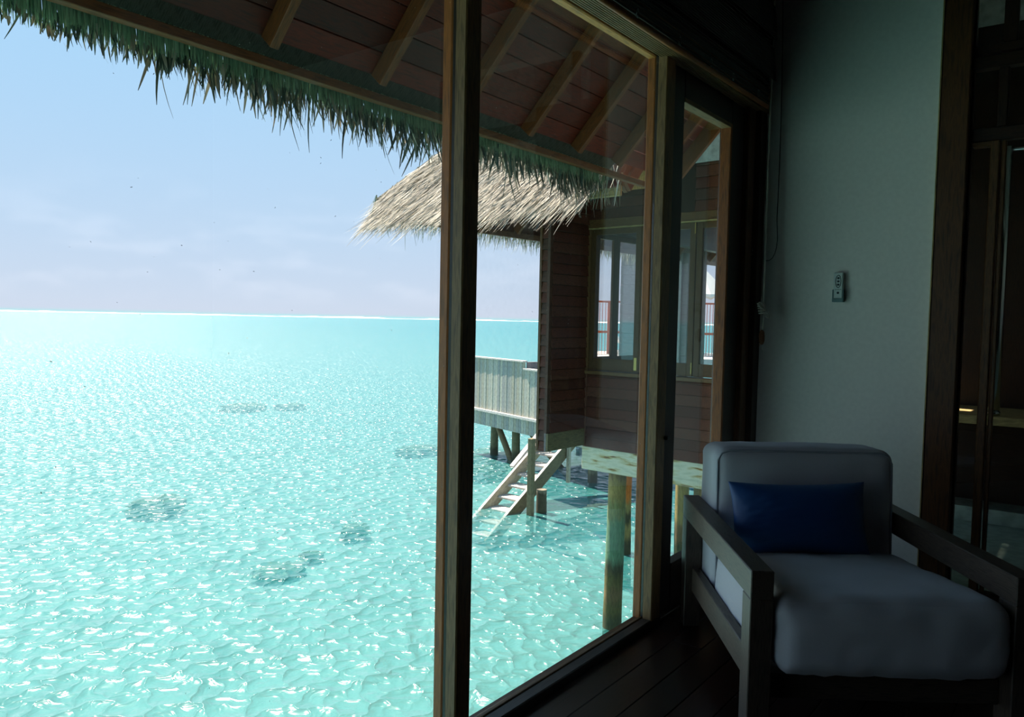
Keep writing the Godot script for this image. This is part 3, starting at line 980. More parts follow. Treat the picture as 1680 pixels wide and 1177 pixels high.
func villa() -> void:
	var v := base("water_villa", "thatched villa on piles over the water, boarded in red-brown lapped timber", "villa", villa_frame())
	var aR := 3.3
	# facade towards us: core, boards, trims
	var wl := group_part(v, "boarded_wall")
	bar(wl, "core", Vector3(-0.045, -0.22, -0.10), Vector3(aR, 0.66, 0.0), M.dark_wood)
	bar(wl, "core", Vector3(-0.045, 2.47, -0.10), Vector3(aR, 5.2, 0.0), M.dark_wood)
	bar(wl, "core", Vector3(2.80, 0.66, -0.10), Vector3(aR, 2.5, 0.0), M.dark_wood)
	clapboards(wl, Vector3(-0.045, 0, 0), Vector3(aR, 0, 0), -0.222, 0.66, Vector3.BACK)
	clapboards(wl, Vector3(-0.045, 0, 0), Vector3(1.03, 0, 0), 2.50, 2.81, Vector3.BACK, 1)
	clapboards(wl, Vector3(1.36, 0, 0), Vector3(aR, 0, 0), 2.50, 3.02, Vector3.BACK, 2)
	bar(wl, "transom_panel", Vector3(1.03, 2.50, 0.0), Vector3(1.36, 3.02, 0.02), M.dark_wood)
	bar(wl, "frieze_board", Vector3(-0.045, 2.81, 0.0), Vector3(1.03, 4.7, 0.03), M.frieze)
	bar(wl, "frieze_board", Vector3(1.03, 3.02, 0.0), Vector3(aR, 4.7, 0.03), M.white_paint)
	bar(wl, "corner_trim", Vector3(-0.045, -0.22, 0.0), Vector3(-0.01, 0.66, 0.035), M.clap[2])
	bar(wl, "return_wall", Vector3(3.2, -0.22, 0.0), Vector3(aR, 4.7, 1.35), M.dark_wood)
	bar(wl, "eave_board", Vector3(1.85, 4.70, -0.10), Vector3(aR + 0.1, 4.78, 1.5), M.dark_wood)
	var fr := group_part(v, "window_frame")
	bar(fr, "sill_board", Vector3(-0.045, 0.662, -0.10), Vector3(aR, 0.702, 0.05), M.frame_grey)
	bar(fr, "head_board", Vector3(-0.045, 2.402, -0.10), Vector3(aR, 2.50, 0.035), M.frame_grey)
	bar(fr, "drip_strip", Vector3(-0.02, 2.388, -0.02), Vector3(aR, 2.402, 0.055), M.pale_wood, 0.002)
	bar(fr, "jamb", Vector3(-0.045, 0.70, -0.10), Vector3(-0.004, 2.39, 0.03), M.frame_grey)
	bar(fr, "jamb", Vector3(2.77, 0.70, -0.10), Vector3(2.82, 2.39, 0.03), M.frame_grey)
	for q in [[0.0, 0.69], [0.692, 1.378], [1.39, 2.07], [2.072, 2.765]]:
		sash(v, Vector3(q[0], 0, -0.005), Vector3(q[1], 0, -0.005), 0.715, 2.385)
	var hw := group_part(v, "window_hardware")
	bar(hw, "hinge", Vector3(0.64, 0.737, 0.016), Vector3(0.678, 0.885, 0.024), M.brass, 0.002)
	bar(hw, "bolt", Vector3(1.366, 0.74, 0.016), Vector3(1.378, 0.865, 0.026), M.brass, 0.003)
	bar(hw, "bolt", Vector3(1.366, 2.262, 0.016), Vector3(1.378, 2.385, 0.026), M.brass, 0.003)
	# fin wall that comes forward at the left corner
	var fin := group_part(v, "fin_wall")
	bar(fin, "core", Vector3(-0.195, -0.20, -0.1), Vector3(-0.05, 3.7, 0.715), M.dark_wood)
	clapboards(fin, Vector3(-0.05, 0, 0.70), Vector3(-0.05, 0, 0.0), 0.0, 3.3, Vector3.RIGHT)
	clapboards(fin, Vector3(-0.17, 0, 0.71), Vector3(-0.078, 0, 0.71), -0.215, 3.0, Vector3.BACK, 2)
	bar(fin, "corner_trim", Vector3(-0.203, -0.215, 0.69), Vector3(-0.168, 3.0, 0.742), M.teak)
	bar(fin, "corner_trim", Vector3(-0.08, 0.0, 0.69), Vector3(-0.040, 3.0, 0.748), M.clap[3])
	bar(fin, "corner_trim", Vector3(-0.08, -0.215, 0.69), Vector3(-0.050, 0.0, 0.742), M.grey_wood)
	bar(fin, "skirt_board", Vector3(-0.052, -0.207, 0.03), Vector3(-0.022, -0.002, 0.742), M.stair_green)
	# left wall with its own casements, open further back
	var lw := group_part(v, "side_wall")
	bar(lw, "sill_board", Vector3(-0.19, -0.22, -1.62), Vector3(-0.05, 0.70, -0.10), M.dark_wood)
	bar(lw, "head_board", Vector3(-0.19, 2.39, -5.2), Vector3(-0.05, 2.95, -0.10), M.dark_wood)
	bar(lw, "post", Vector3(-0.19, 0.70, -0.24), Vector3(-0.05, 2.39, -0.10), M.sash)
	bar(lw, "post", Vector3(-0.19, -0.2, -1.70), Vector3(-0.05, 2.39, -1.60), M.sash)
	sash(v, Vector3(-0.12, 0, -0.24), Vector3(-0.12, 0, -0.685), 0.715, 2.385)
	sash(v, Vector3(-0.12, 0, -0.685), Vector3(-0.12, 0, -1.60), 0.715, 2.385)
	# grey boarded wing seen through the glass
	var wg := group_part(v, "grey_wing")
	for i in 14:
		var y := 0.0 + i * 0.18
		for seg in [[-2.62, -1.22], [-1.14, -0.90]]:
			bar(wg, "clapboard", Vector3(seg[0], y, -4.62), Vector3(seg[1], y + 0.176, -4.58 - 0.004 * (i % 2)), M.grey_wood, 0.004)
	bar(wg, "core", Vector3(-2.62, 0.0, -4.72), Vector3(-1.22, 2.52, -4.63), M.grey_wood)
	bar(wg, "white_strip", Vector3(-1.22, 0.0, -4.66), Vector3(-1.14, 2.28, -4.64), M.white_paint)
	bar(wg, "post", Vector3(-1.50, 0.0, -4.58), Vector3(-1.33, 2.5, -4.54), M.silver[4])
	bar(wg, "post", Vector3(-1.02, 0.0, -4.6), Vector3(-0.88, 2.5, -4.52), M.sash)
	# floor, ceiling, right wall of the room inside
	var ins := group_part(v, "room_shell")
	bar(ins, "floor_slab", Vector3(-0.19, -0.20, -5.2), Vector3(aR, 0.0, -0.10), M.dark_wood)
	bar(ins, "ceiling_board", Vector3(-0.19, 2.95, -5.2), Vector3(aR, 3.05, -0.10), M.dark_wood)
	bar(ins, "partition", Vector3(aR - 0.1, 0.0, -5.2), Vector3(aR, 2.95, -0.10), M.dark_wood)
	# bearer and piles
	var un := group_part(v, "substructure")
	bar(un, "bearer", Vector3(-0.08, -0.505, -0.10), Vector3(aR, -0.226, 0.0), M.bearer, 0.006, "pale timber bearer with rust-brown streaks")
	bar(un, "joist", Vector3(-0.05, -0.45, -5.0), Vector3(0.05, -0.20, -0.12), M.stair_green, 0.006)
	bar(un, "joist", Vector3(1.30, -0.66, -0.42), Vector3(1.72, -0.50, -0.26), M.stair_green, 0.006)
	bar(un, "joist", Vector3(2.2, -0.45, -5.0), Vector3(2.32, -0.20, -0.12), M.stair_green, 0.006)
	bar(un, "bearer", Vector3(-1.8, -0.50, -3.6), Vector3(aR, -0.24, -3.48), M.stair_green, 0.006)
	var mud := Color(0.09, 0.10, 0.045)
	var moss := Color(0.32, 0.34, 0.14)
	var tan := Color(0.48, 0.36, 0.13)
	var teal := Color(0.18, 0.34, 0.20)
	var brown := Color(0.26, 0.17, 0.075)
	var rust := Color(0.90, 0.24, 0.04)
	var olive := Color(0.17, 0.15, 0.05)
	var dark := Color(0.09, 0.085, 0.045)
	var L := 3.0
	put(un, "pile", log_mesh(0.120, 0.106, L, 3, [[0, mud], [0.40, olive], [0.47, brown], [0.52, olive], [0.575, dark], [0.62, teal], [0.80, moss], [0.87, tan], [0.96, brown]]), M.log, Transform3D(Basis(), Vector3(0.325, -0.47 - L, -0.17)), "stout weathered pile with green algae")
	put(un, "pile", log_mesh(0.125, 0.112, L, 8, [[0, mud], [0.34, dark], [0.41, tan], [0.49, dark], [0.55, tan], [0.61, rust]], 0.015), M.log, Transform3D(Basis(), Vector3(-1.27, -0.40 - L, -2.84)), "pile with an orange stained top")
	put(un, "pile", log_mesh(0.115, 0.105, L, 14, [[0, mud], [0.40, brown], [0.5, tan], [0.8, Color(0.34, 0.28, 0.13)]]), M.log, Transform3D(Basis(), Vector3(-0.56, -0.40 - L, -3.42)))
	put(un, "pile", log_mesh(0.115, 0.105, L, 19, [[0, mud], [0.40, brown], [0.5, tan]]), M.log, Transform3D(Basis(), Vector3(2.4, -0.47 - L, -0.2)))
	put(un, "brace", tube_mesh([Vector3(-0.56, -0.55, -3.42), Vector3(-1.0, -0.85, -3.42), Vector3(-1.5, -1.2, -3.42)], 0.05, 12), M.stair_wood)
	# roof: hipped, near slope towards us and left slope over the deck
	var rf := group_part(v, "roof")
	var sl := 1.08
	var ey := 2.40
	var bN := 2.0
	var aL := -1.38
	var aE := 1.72
	var nN := Vector3(0, 1, sl).normalized()
	var uN := Vector3(0, sl, -1).normalized()
	var nL := Vector3(-sl, 1, 0).normalized()
	var uL := Vector3(1, sl, 0).normalized()
	bar(rf, "fascia", Vector3(aL, ey - 0.02, bN - 0.02), Vector3(aE, ey + 0.07, bN + 0.02), M.pale_wood)
	bar(rf, "fascia", Vector3(aL - 0.02, ey - 0.02, -6.0), Vector3(aL + 0.02, ey + 0.05, bN), M.fascia)
	var rows := 26
	for i in rows:
		var s0 := i * 0.17
		var h0 := s0 / sqrt(1 + sl * sl)
		# near slope planks run along x, cut by the hip
		if aL + h0 < aE - 0.1:
			var p := Vector3(aL + h0, ey + 0.11 + h0 * sl, bN - h0)
			beam(rf, "soffit_plank", p, Vector3(aE, p.y, p.z), 0.168, 0.016, M.soffit[i % 4], nN)
		var q := Vector3(aL + h0, ey + 0.11 + h0 * sl, bN - h0)
		beam(rf, "soffit_plank", q, Vector3(q.x, q.y, -6.0), 0.168, 0.016, M.soffit[(i + 2) % 4], nL)
	for i in 7:
		var x := aL + 0.25 + i * 0.48
		var a := Vector3(x, ey + 0.09, bN) - nN * 0.05
		var run := minf(x - aL, 2.6) * sqrt(1 + sl * sl)
		beam(rf, "rafter", a, a + uN * maxf(run, 0.3), 0.05, 0.1, M.rafter, nN)
	for i in 13:
		var zz := bN - 0.35 - i * 0.6
		var a := Vector3(aL, ey + 0.09, zz) - nL * 0.05
		beam(rf, "rafter", a, a + uL * minf((bN - zz) * sqrt(1 + sl * sl), 3.2), 0.05, 0.1, M.rafter, nL)
	beam(rf, "hip_rafter", Vector3(aL, ey + 0.04, bN), Vector3(aL + 3, ey + 0.04 + 3 * sl, bN - 3), 0.06, 0.12, M.rafter)
	beam(rf, "verge_board", Vector3(aE, ey + 0.08, bN), Vector3(aE, ey + 0.08 + 3 * sl, bN - 3), 0.04, 0.2, M.fascia, nN)
	# thatch body: two slopes with thickness
	var st := SurfaceTool.new()
	st.begin(Mesh.PRIMITIVE_TRIANGLES)
	st.set_smooth_group(-1)
	var T := 3.4
	var lo := [Vector3(aL - 0.10, ey + 0.10, bN + 0.10), Vector3(aE - 0.02, ey + 0.10, bN + 0.10), Vector3(aE - 0.02, ey + 0.10 + T * sl, bN + 0.10 - T), Vector3(aL - 0.10 + T, ey + 0.10 + T * sl, bN + 0.10 - T), Vector3(aL - 0.10 + T, ey + 0.10 + T * sl, -6.0), Vector3(aL - 0.10, ey + 0.10, -6.0)]
	var hi := []
	for p in lo:
		hi.append(p + Vector3.UP * 0.11)
	var ctr := Vector3(0.6, 2.6, -0.8)
	for w in [lo, hi]:
		quad(st, ctr, w[0], w[1], w[2], w[3])
		quad(st, ctr, w[0], w[3], w[4], w[5])
	for e in [[0, 1], [1, 2], [2, 3], [3, 4], [4, 5], [5, 0]]:
		quad(st, ctr, lo[e[0]], lo[e[1]], hi[e[1]], hi[e[0]])
	st.generate_normals()
	put(rf, "thatch_bed", st.commit(), M.thatch_base)
	# strips on the slopes
	var xfs := []
	var cols := []
	var nz := FastNoiseLite.new()
	nz.seed = 12
	nz.frequency = 1.1
	var shade := func(x: float, z: float) -> Color:
		var t := rng.randf_range(0.5, 1.12) * (1.0 + 0.25 * nz.get_noise_2d(x * 2.0, z * 2.0))
		var c := Color(0.58, 0.535, 0.46) if rng.randf() < 0.7 else Color(0.42, 0.39, 0.35)
		if rng.randf() < 0.06: c = Color(0.30, 0.26, 0.2)
		return Color(c.r * t, c.g * t, c.b * t)
	for i in 24000:
		var h := 3.3 * (1.0 - sqrt(rng.randf())) - 0.02
		if i % 4 == 0: h = rng.randf_range(-0.25, 0.10)
		var x := rng.randf_range(aL + (0.05 + h if h > 0.05 else 0.16), aE - 0.04)
		if aL + 0.05 + h > aE - 0.1: continue
		var ln := rng.randf_range(0.18, 0.42)
		var w := rng.randf_range(0.005, 0.013)
		if h < 0.05 and rng.randf() < 0.12: ln += rng.randf_range(0.08, 0.2)
		var org := Vector3(x, ey + 0.22 + h * sl, bN + 0.12 - h) + nN * rng.randf_range(0.0, 0.03)
		# strips lie down the slope and lean a little to the left, wind-combed
		var y := (uN + Vector3(rng.randf_range(-0.06, 0.38), 0, 0) - nN * rng.randf_range(-0.02, 0.13)).normalized()
		if h < 0.22:
			y = y.lerp(Vector3.UP, rng.randf_range(0.0, 0.28)).normalized()
		var zz := (nN + Vector3(rng.randf_range(-0.7, 0.7), 0, 0)).normalized()
		var xx := y.cross(zz).normalized()
		zz = xx.cross(y)
		xfs.append(Transform3D(Basis(xx * w, y * ln, zz * ln), org))
		cols.append(shade.call(x, h))
	for i in 9000:
		var h := 3.2 * (1.0 - sqrt(rng.randf())) - 0.02
		var z := rng.randf_range(-3.5, bN + 0.15 - h)
		var ln := rng.randf_range(0.18, 0.42)
		var w := rng.randf_range(0.007, 0.016)
		var org := Vector3(aL - 0.05 + h, ey + 0.20 + h * sl, z) + nL * rng.randf_range(0.0, 0.03)
		var y := (uL + Vector3(0, 0, rng.randf_range(-0.2, 0.2)) - nL * rng.randf_range(-0.02, 0.13)).normalized()
		if h < 0.22:
			y = y.lerp(Vector3.UP, rng.randf_range(0.1, 0.6)).normalized()
		var zz := (nL + Vector3(0, 0, rng.randf_range(-0.7, 0.7))).normalized()
		var xx := y.cross(zz).normalized()
		zz = xx.cross(y)
		xfs.append(Transform3D(Basis(xx * w, y * ln, zz * ln), org))
		cols.append(shade.call(z, h))
	scatter(rf, "thatch", blade(0.1), M.thatch, xfs, cols, "sun-bleached grey palm thatch")
	xfs = []
	cols = []
	for i in 3400:
		var left := rng.randf() < 0.9
		var p := Vector3(rng.randf_range(aL - 0.1, aE + 0.1), 0, bN + rng.randf_range(0.05, 0.16))
		if left: p = Vector3(aL - rng.randf_range(0.05, 0.16), 0, rng.randf_range(-5.5, bN + 0.1))
		p.y = ey + 0.16 + rng.randf_range(-0.08, 0.1)
		var ln := rng.randf_range(0.16, 0.32)
		if rng.randf() < 0.05: ln += 0.12
		var b := Basis.from_euler(Vector3(rng.randf_range(-0.3, 0.3), rng.randf_range(-1.4, 1.4), rng.randf_range(-0.25, 0.25))) * Basis.from_scale(Vector3(rng.randf_range(0.006, 0.014), ln, ln))
		xfs.append(Transform3D(b, p))
		var t := rng.randf_range(0.5, 1.1)
		cols.append(Color(0.62 * t, 0.60 * t, 0.52 * t) if rng.randf() < 0.75 else Color(0.25 * t, 0.29 * t, 0.2 * t))
	scatter(rf, "thatch_fringe", blade(0.14), M.thatch, xfs, cols, "ragged ends of the thatch")

# ------------------------------------------------------------------ screened deck beyond
func far_deck() -> void:
	var p0 := Vector3(16.26, 0, -13.50)
	var d := Vector3(-0.319, 0, 0.948).normalized()
	var n := Vector3(-d.z, 0, d.x)          # towards us
	if n.dot(-p0) < 0: n = -n
	var xf := Transform3D(Basis(d, Vector3.UP, d.cross(Vector3.UP)), p0)
	var zs := 1.0 if d.cross(Vector3.UP).dot(n) > 0 else -1.0
	var o := base("screened_deck", "weathered grey deck with a tall board screen standing on piles left of the villa", "deck", xf)
	var top := 0.28
	var mid := -1.144
	var bot := -1.546
	var k := 0
	var x := -0.75
	while x < 5.2:
		var tall := x < 2.30
		bar(o, "screen_board", Vector3(x + 0.003, mid + 0.02, -0.02 + 0.003 * (k % 3)), Vector3(x + 0.107, (top if tall else 0.085) - 0.04, 0.01 + 0.003 * (k % 3)), M.silver[(k * 7 + k / 3) % 5], 0.003)
		bar(o, "skirt_board", Vector3(x + 0.003, bot, -0.02), Vector3(x + 0.107, mid - 0.03, 0.012 + 0.003 * (k % 2)), M.silver[(k * 3 + 1) % 5], 0.003)
		x += 0.11
		k += 1
	bar(o, "cap_rail", Vector3(-0.8, top - 0.04, -0.08), Vector3(2.32, top, 0.06), M.cap)
	bar(o, "cap_rail", Vector3(2.32, 0.05, -0.08), Vector3(5.2, 0.095, 0.06), M.cap)
	bar(o, "ledge", Vector3(-0.8, mid - 0.035, -0.04), Vector3(5.2, mid + 0.03, 0.075), M.cap)
	bar(o, "deck_floor", Vector3(-0.75, mid - 0.12, -4.0), Vector3(5.2, mid - 0.04, -0.03), M.grey_wood)
	# the side of the screen that turns back, seen over the low stretch
	bar(o, "screen_panel", Vector3(2.30, mid, -4.0), Vector3(2.36, top - 0.03, -0.06), M.grey_wood)
	bar(o, "screen_panel", Vector3(2.36, mid, -1.75), Vector3(5.2, top - 0.05, -1.70), M.grey_wood)
	bar(o, "cap_rail", Vector3(2.28, top - 0.05, -1.80), Vector3(5.2, top, -1.62), M.cap)
	var stops := [[0, Color(0.05, 0.06, 0.03)], [0.36, Color(0.10, 0.09, 0.05)], [0.62, Color(0.22, 0.21, 0.12)]]
	for q in [[0.25, -0.5], [1.28, -0.5], [4.4, -0.5]]:
		put(o, "pile", log_mesh(0.115, 0.105, 2.1, int(q[0] * 10), stops), M.log, Transform3D(Basis(), Vector3(q[0], bot + 0.15 - 2.1, q[1])))
	var a := Vector3(0.35, bot + 0.12, -0.45)
	put(o, "brace", tube_mesh([a, a + Vector3(0.5, -0.62, 0), a + Vector3(1.15, -1.45, 0)], 0.085, 10), M.stair_green)
	a = Vector3(0.95, bot + 0.10, -0.9)
	put(o, "brace", tube_mesh([a, a + Vector3(0.8, -0.55, -0.1), a + Vector3(2.2, -1.4, -0.2)], 0.085, 10), M.stair_green)

# ------------------------------------------------------------------ stairs into the water
func stairs() -> void:
	var o := base("water_stairs", "bleached timber stairs leading down into the lagoon under the villa corner", "stairs", villa_frame())
	var aR := -4.19
	var aL := -4.86
	var sl := 0.65
	# the nosing line: y = -1.49 at b = -4.87
	var yb := func(b: float) -> float: return -1.49 - (b + 4.87) * sl
	for a in [aR, aL]:
		var p := Vector3(a, yb.call(-6.2) - 0.04, -6.2)
		var q := Vector3(a, yb.call(-2.75) - 0.04, -2.75)
		beam(o, "stringer", p, q, 0.055, 0.26, M.stair_green if a == aR else M.stair_wood, Vector3.UP, 0.006)
		beam(o, "stringer_cap", p + Vector3(0, 0.165, 0), q + Vector3(0, 0.165, 0), 0.062, 0.012, M.tread_wood, Vector3.UP, 0.003)
	for i in range(-2, 8):
		var b := -4.87 + i * 0.285
		var y: float = yb.call(b)
		bar(o, "tread", Vector3(aL + 0.028, y - 0.04, b - 0.33), Vector3(aR - 0.028, y, b), M.tread_wood, 0.006)
		# grip grooves as fine proud strips
		for j in 5:
			bar(o, "grip_strip", Vector3(aL - 0.10, y, b - 0.22 + j * 0.045), Vector3(aR - 0.06, y + 0.005, b - 0.20 + j * 0.045), M.cap, 0.001)
	beam(o, "handrail", Vector3(aL + 0.02, -1.70, -4.15), Vector3(aL + 0.02, -0.78, -5.45), 0.11, 0.045, M.cap)
	bar(o, "newel_post", Vector3(-3.93, BED_Y, -3.66), Vector3(-3.82, -0.95, -3.55), M.stair_green, 0.008, "square post beside the steps")
	bar(o, "newel_post", Vector3(-4.15, -2.05, -5.13), Vector3(-4.08, -1.0, -5.06), M.stair_wood, 0.006)
	put(o, "pile", log_mesh(0.105, 0.10, 1.45, 5, [[0, Color(0.05, 0.05, 0.03)], [0.7, Color(0.10, 0.08, 0.045)], [0.96, Color(0.32, 0.27, 0.2)]], 0.004), M.log, Transform3D(Basis(), Vector3(-3.86, -1.97 - 1.45, -3.92)), "short round pile beside the steps")

# ------------------------------------------------------------------ sun deck with slatted screen far behind the villa glass
func sun_deck() -> void:
	var p := Vector3(22.48, 0, -13.45)
	var d := (Vector3(24.82, 0, -10.39) - p).normalized()
	var xf := Transform3D(Basis(d, Vector3.UP, d.cross(Vector3.UP)), p)
	var o := base("sun_deck", "distant deck with a copper-coloured slatted screen seen through the villa glass", "deck", xf)
	bar(o, "deck_floor", Vector3(-1.0, 0.05, -2.4), Vector3(5.5, 0.20, 2.4), M.cap)
	bar(o, "top_rail", Vector3(-1.0, 1.92, -0.03), Vector3(5.5, 1.98, 0.03), M.copper_wood)
	bar(o, "middle_rail", Vector3(-1.0, 0.90, -0.03), Vector3(5.5, 0.98, 0.03), M.copper_wood)
	for x in [-0.5, 0.42, 1.7, 3.0, 4.3, 5.4]:
		bar(o, "post", Vector3(x - 0.05, 0.2, -0.05), Vector3(x + 0.05, 1.98, 0.05), M.copper_wood)
	for i in 66:
		var x := -1.0 + i * 0.1
		bar(o, "slat", Vector3(x - 0.008, 0.2, -0.012), Vector3(x + 0.008, 1.92, 0.012), M.copper_wood, 0.002)
	for q in [[-0.6, 1.5], [4.9, 1.5], [2.1, 0.4]]:
		put(o, "pile", log_mesh(0.12, 0.12, 3.3, 2, [[0, Color(0.06, 0.06, 0.04)], [0.4, Color(0.2, 0.17, 0.1)]]), M.log, Transform3D(Basis(), Vector3(q[0], -3.2, q[1])))
	# parasol
	parasol(Vector3(25.2, 0.2, -11.05), "white canvas parasol behind the right end of the far slatted screen")
	parasol(Vector3(26.1, 0.2, -13.1), "white canvas parasol behind the left stretch of the far slatted screen")
	# lounger
	var l := base("sun_lounger", "white cushioned sun lounger with raised back on the far deck", "sun lounger", Transform3D(Basis(d, Vector3.UP, d.cross(Vector3.UP)), Vector3(22.95, 0.2, -12.65)))
	put(l, "mattress", cushion(Vector3(1.3, 0.12, 0.65), 0.05, Vector3(0.01, 0.02, 0.01)), M.canvas, Transform3D(Basis(), Vector3(0.75, 0.22, 0.45)))
	put(l, "backrest", cushion(Vector3(0.75, 0.12, 0.65), 0.05, Vector3(0.01, 0.02, 0.01)), M.canvas, Transform3D(Basis(Vector3.BACK, 2.5), Vector3(-0.15, 0.42, 0.45)))
	bar(l, "frame", Vector3(-0.3, 0.10, 0.15), Vector3(1.4, 0.16, 0.75), M.cap)
	for q in [[-0.25, 0.2], [1.35, 0.2], [-0.25, 0.7], [1.35, 0.7]]:
		bar(l, "leg", Vector3(q[0] - 0.03, 0, q[1] - 0.03), Vector3(q[0] + 0.03, 0.12, q[1] + 0.03), M.cap)

func parasol(at: Vector3, label: String) -> void:
	var u := base("parasol", label, "parasol", Transform3D(Basis(), at), "white parasols on the far deck")
	var st := SurfaceTool.new()
	st.begin(Mesh.PRIMITIVE_TRIANGLES)
	st.set_smooth_group(-1)
	for k in 8:
		var a0 := TAU * k / 8.0
		var a1 := TAU * (k + 1) / 8.0
		var e0 := Vector3(cos(a0) * 1.1, 2.05, sin(a0) * 1.1)
		var e1 := Vector3(cos(a1) * 1.1, 2.05, sin(a1) * 1.1)
		var m := (e0 + e1) * 0.5 + Vector3(0, 0.04, 0)
		var ap := Vector3(0, 3.15, 0)
		for v in [[ap, e0, m], [ap, m, e1], [e0, e0 - Vector3(0, 0.12, 0), m], [m, e1 - Vector3(0, 0.12, 0), e1]]:
			tri(st, Vector3(0, 1, 0), v[0], v[1], v[2])
	st.generate_normals()
	M.canvas.cull_mode = BaseMaterial3D.CULL_DISABLED
	put(u, "canopy", st.commit(), M.canvas)
	put(u, "pole", tube_mesh([Vector3(0, 0, 0), Vector3(0, 1.5, 0), Vector3(0, 3.2, 0)], 0.035, 10), M.canvas)
	put(u, "finial", lump(Vector3(0.09, 0.14, 0.09), 2, 0.05), M.canvas, Transform3D(Basis(), Vector3(0, 3.2, 0)))

func rocks() -> void:
	var list := [
		[Vector3(8.25, 0, -15.29), Vector3(1.05, 0.5, 0.9), "largest dark coral rock in the open water, left of the near window post"],
		[Vector3(19.6, 0, -29.2), Vector3(1.7, 0.4, 1.6), "far dark coral patch in the open water toward the horizon"],
		[Vector3(21.3, 0, -28.2), Vector3(1.3, 0.35, 1.2), "small coral patch beside the far dark one"],
		[Vector3(9.69, 0, -10.89), Vector3(0.55, 0.4, 0.4), "pale brown coral lump nearest the near window post"],
		[Vector3(7.5, 0, -10.2), Vector3(0.8, 0.25, 0.55), "low greenish coral patch in the foreground water"],
		[Vector3(8.35, 0, -10.45), Vector3(0.4, 0.22, 0.35), "small coral bit right of the low greenish patch"],
		[Vector3(17.2, 0, -13.9), Vector3(2.6, 0.5, 1.6), "broad mossy coral bank under the screened deck"],
		[Vector3(15.6, 0, -12.6), Vector3(1.3, 0.5, 0.8), "yellowish coral lump in front of the screened deck piles"],
		[Vector3(12.6, 0, -8.0), Vector3(0.9, 0.4, 0.6), "brownish coral lump in front of the water stairs"],
		[Vector3(14.1, 0, -8.1), Vector3(1.8, 0.45, 0.7), "dark coral strip between the stairs and the stout pile"],
		[Vector3(17.0, 0, -16.3), Vector3(1.4, 0.35, 1.0), "dim coral patch right against the near window post"],
	]
	for i in list.size():
		var s: Vector3 = list[i][1]
		var p: Vector3 = list[i][0]
		var o := MeshInstance3D.new()
		o.mesh = lump(Vector3(s.x * 1.05, s.y * 0.75, s.z * 1.05), 50 + i, 0.5)
		o.material_override = M.coral
		o.name = numbered("coral_rock")
		o.position = Vector3(p.x * 1.03, BED_Y + s.y * 0.34, p.z * 1.03)
		add_child(o, true)
		tag(o, list[i][2], "coral rock", "coral rocks on the lagoon bed")

# ------------------------------------------------------------------ armchair
func armchair() -> void:
	var U := Vector3(-0.80973, 0, 0.58680)
	var V := Vector3(0.58680, 0, 0.80973)
	var F0 := Vector3(2.299, 0, -0.808)
	var o := base("armchair", "low lounge armchair with dark timber frame and grey linen cushions", "armchair", Transform3D(Basis(V, Vector3.UP, U), F0))
	var len := 1.03
	var aw := 0.070
	var W := 0.867
	for x in [0.0, W - aw]:
		bar(o, "leg", Vector3(x, 0.0, -0.088), Vector3(x + aw, 0.464, 0.0), M.wenge, 0.003)
		bar(o, "leg", Vector3(x, 0.0, -len), Vector3(x + aw, 0.464, -len + 0.08), M.wenge, 0.003)
		bar(o, "armrest", Vector3(x, 0.464, -len), Vector3(x + aw, 0.552, 0.0), M.wenge, 0.003)
		bar(o, "side_rail", Vector3(x + 0.030, 0.155, -len + 0.08), Vector3(x + aw - 0.005, 0.255, -0.088), M.wenge, 0.003)
	bar(o, "cross_rail", Vector3(aw, 0.13, -0.10), Vector3(W - aw, 0.21, -0.06), M.wenge, 0.003)
	bar(o, "cross_rail", Vector3(aw, 0.20, -len + 0.02), Vector3(W - aw, 0.30, -len + 0.06), M.wenge, 0.003)
	for i in 5:
		var x := aw + 0.02
		bar(o, "slat", Vector3(x, 0.16, -0.90 + i * 0.18), Vector3(W - aw - 0.02, 0.178, -0.80 + i * 0.18), M.wenge, 0.002)
	# seat cushion, lower at the back
	var tilt := 0.095
	var sw := 0.722
	put(o, "seat_cushion", cushion(Vector3(sw, 0.240, 0.80), 0.062, Vector3(0.004, 0.020, 0.014), 3, 0.010), M.linen, Transform3D(Basis(Vector3.RIGHT, -tilt), Vector3(aw + 0.364, 0.318, -0.372)))
	# back cushion
	var bt := 0.06
	var back := put(o, "back_cushion", cushion(Vector3(sw, 0.60, 0.27), 0.05, Vector3(0.003, 0.012, 0.022), 9, 0.004), M.linen, Transform3D(Basis(Vector3.RIGHT, -bt), Vector3(aw + 0.364, 0.495, -0.905)))
	for s in [1.0, -1.0]:
		var pts := []
		for k in 64:
			var f := TAU * k / 64.0
			var cx := clampf(cos(f) * 1.35, -1, 1)
			var cy := clampf(sin(f) * 1.35, -1, 1)
			pts.append(Vector3(cx * (sw * 0.5 - 0.013), cy * (0.30 - 0.013), s * (0.135 - 0.013)))
		put(back, "piping", tube_mesh(pts, 0.0045, 6, true), M.piping)
	# scatter cushion leaning on the back
	var c := base("scatter_cushion", "dark blue oblong scatter cushion leaning on the armchair back", "cushion", Transform3D(Basis(V, Vector3.UP, U), F0))
	put(c, "cover", pillow(0.53, 0.285, 0.15), M.silk, Transform3D(Basis(Vector3.RIGHT, -0.26) * Basis(Vector3.BACK, 0.02), Vector3(0.375, 0.548, -0.675)))

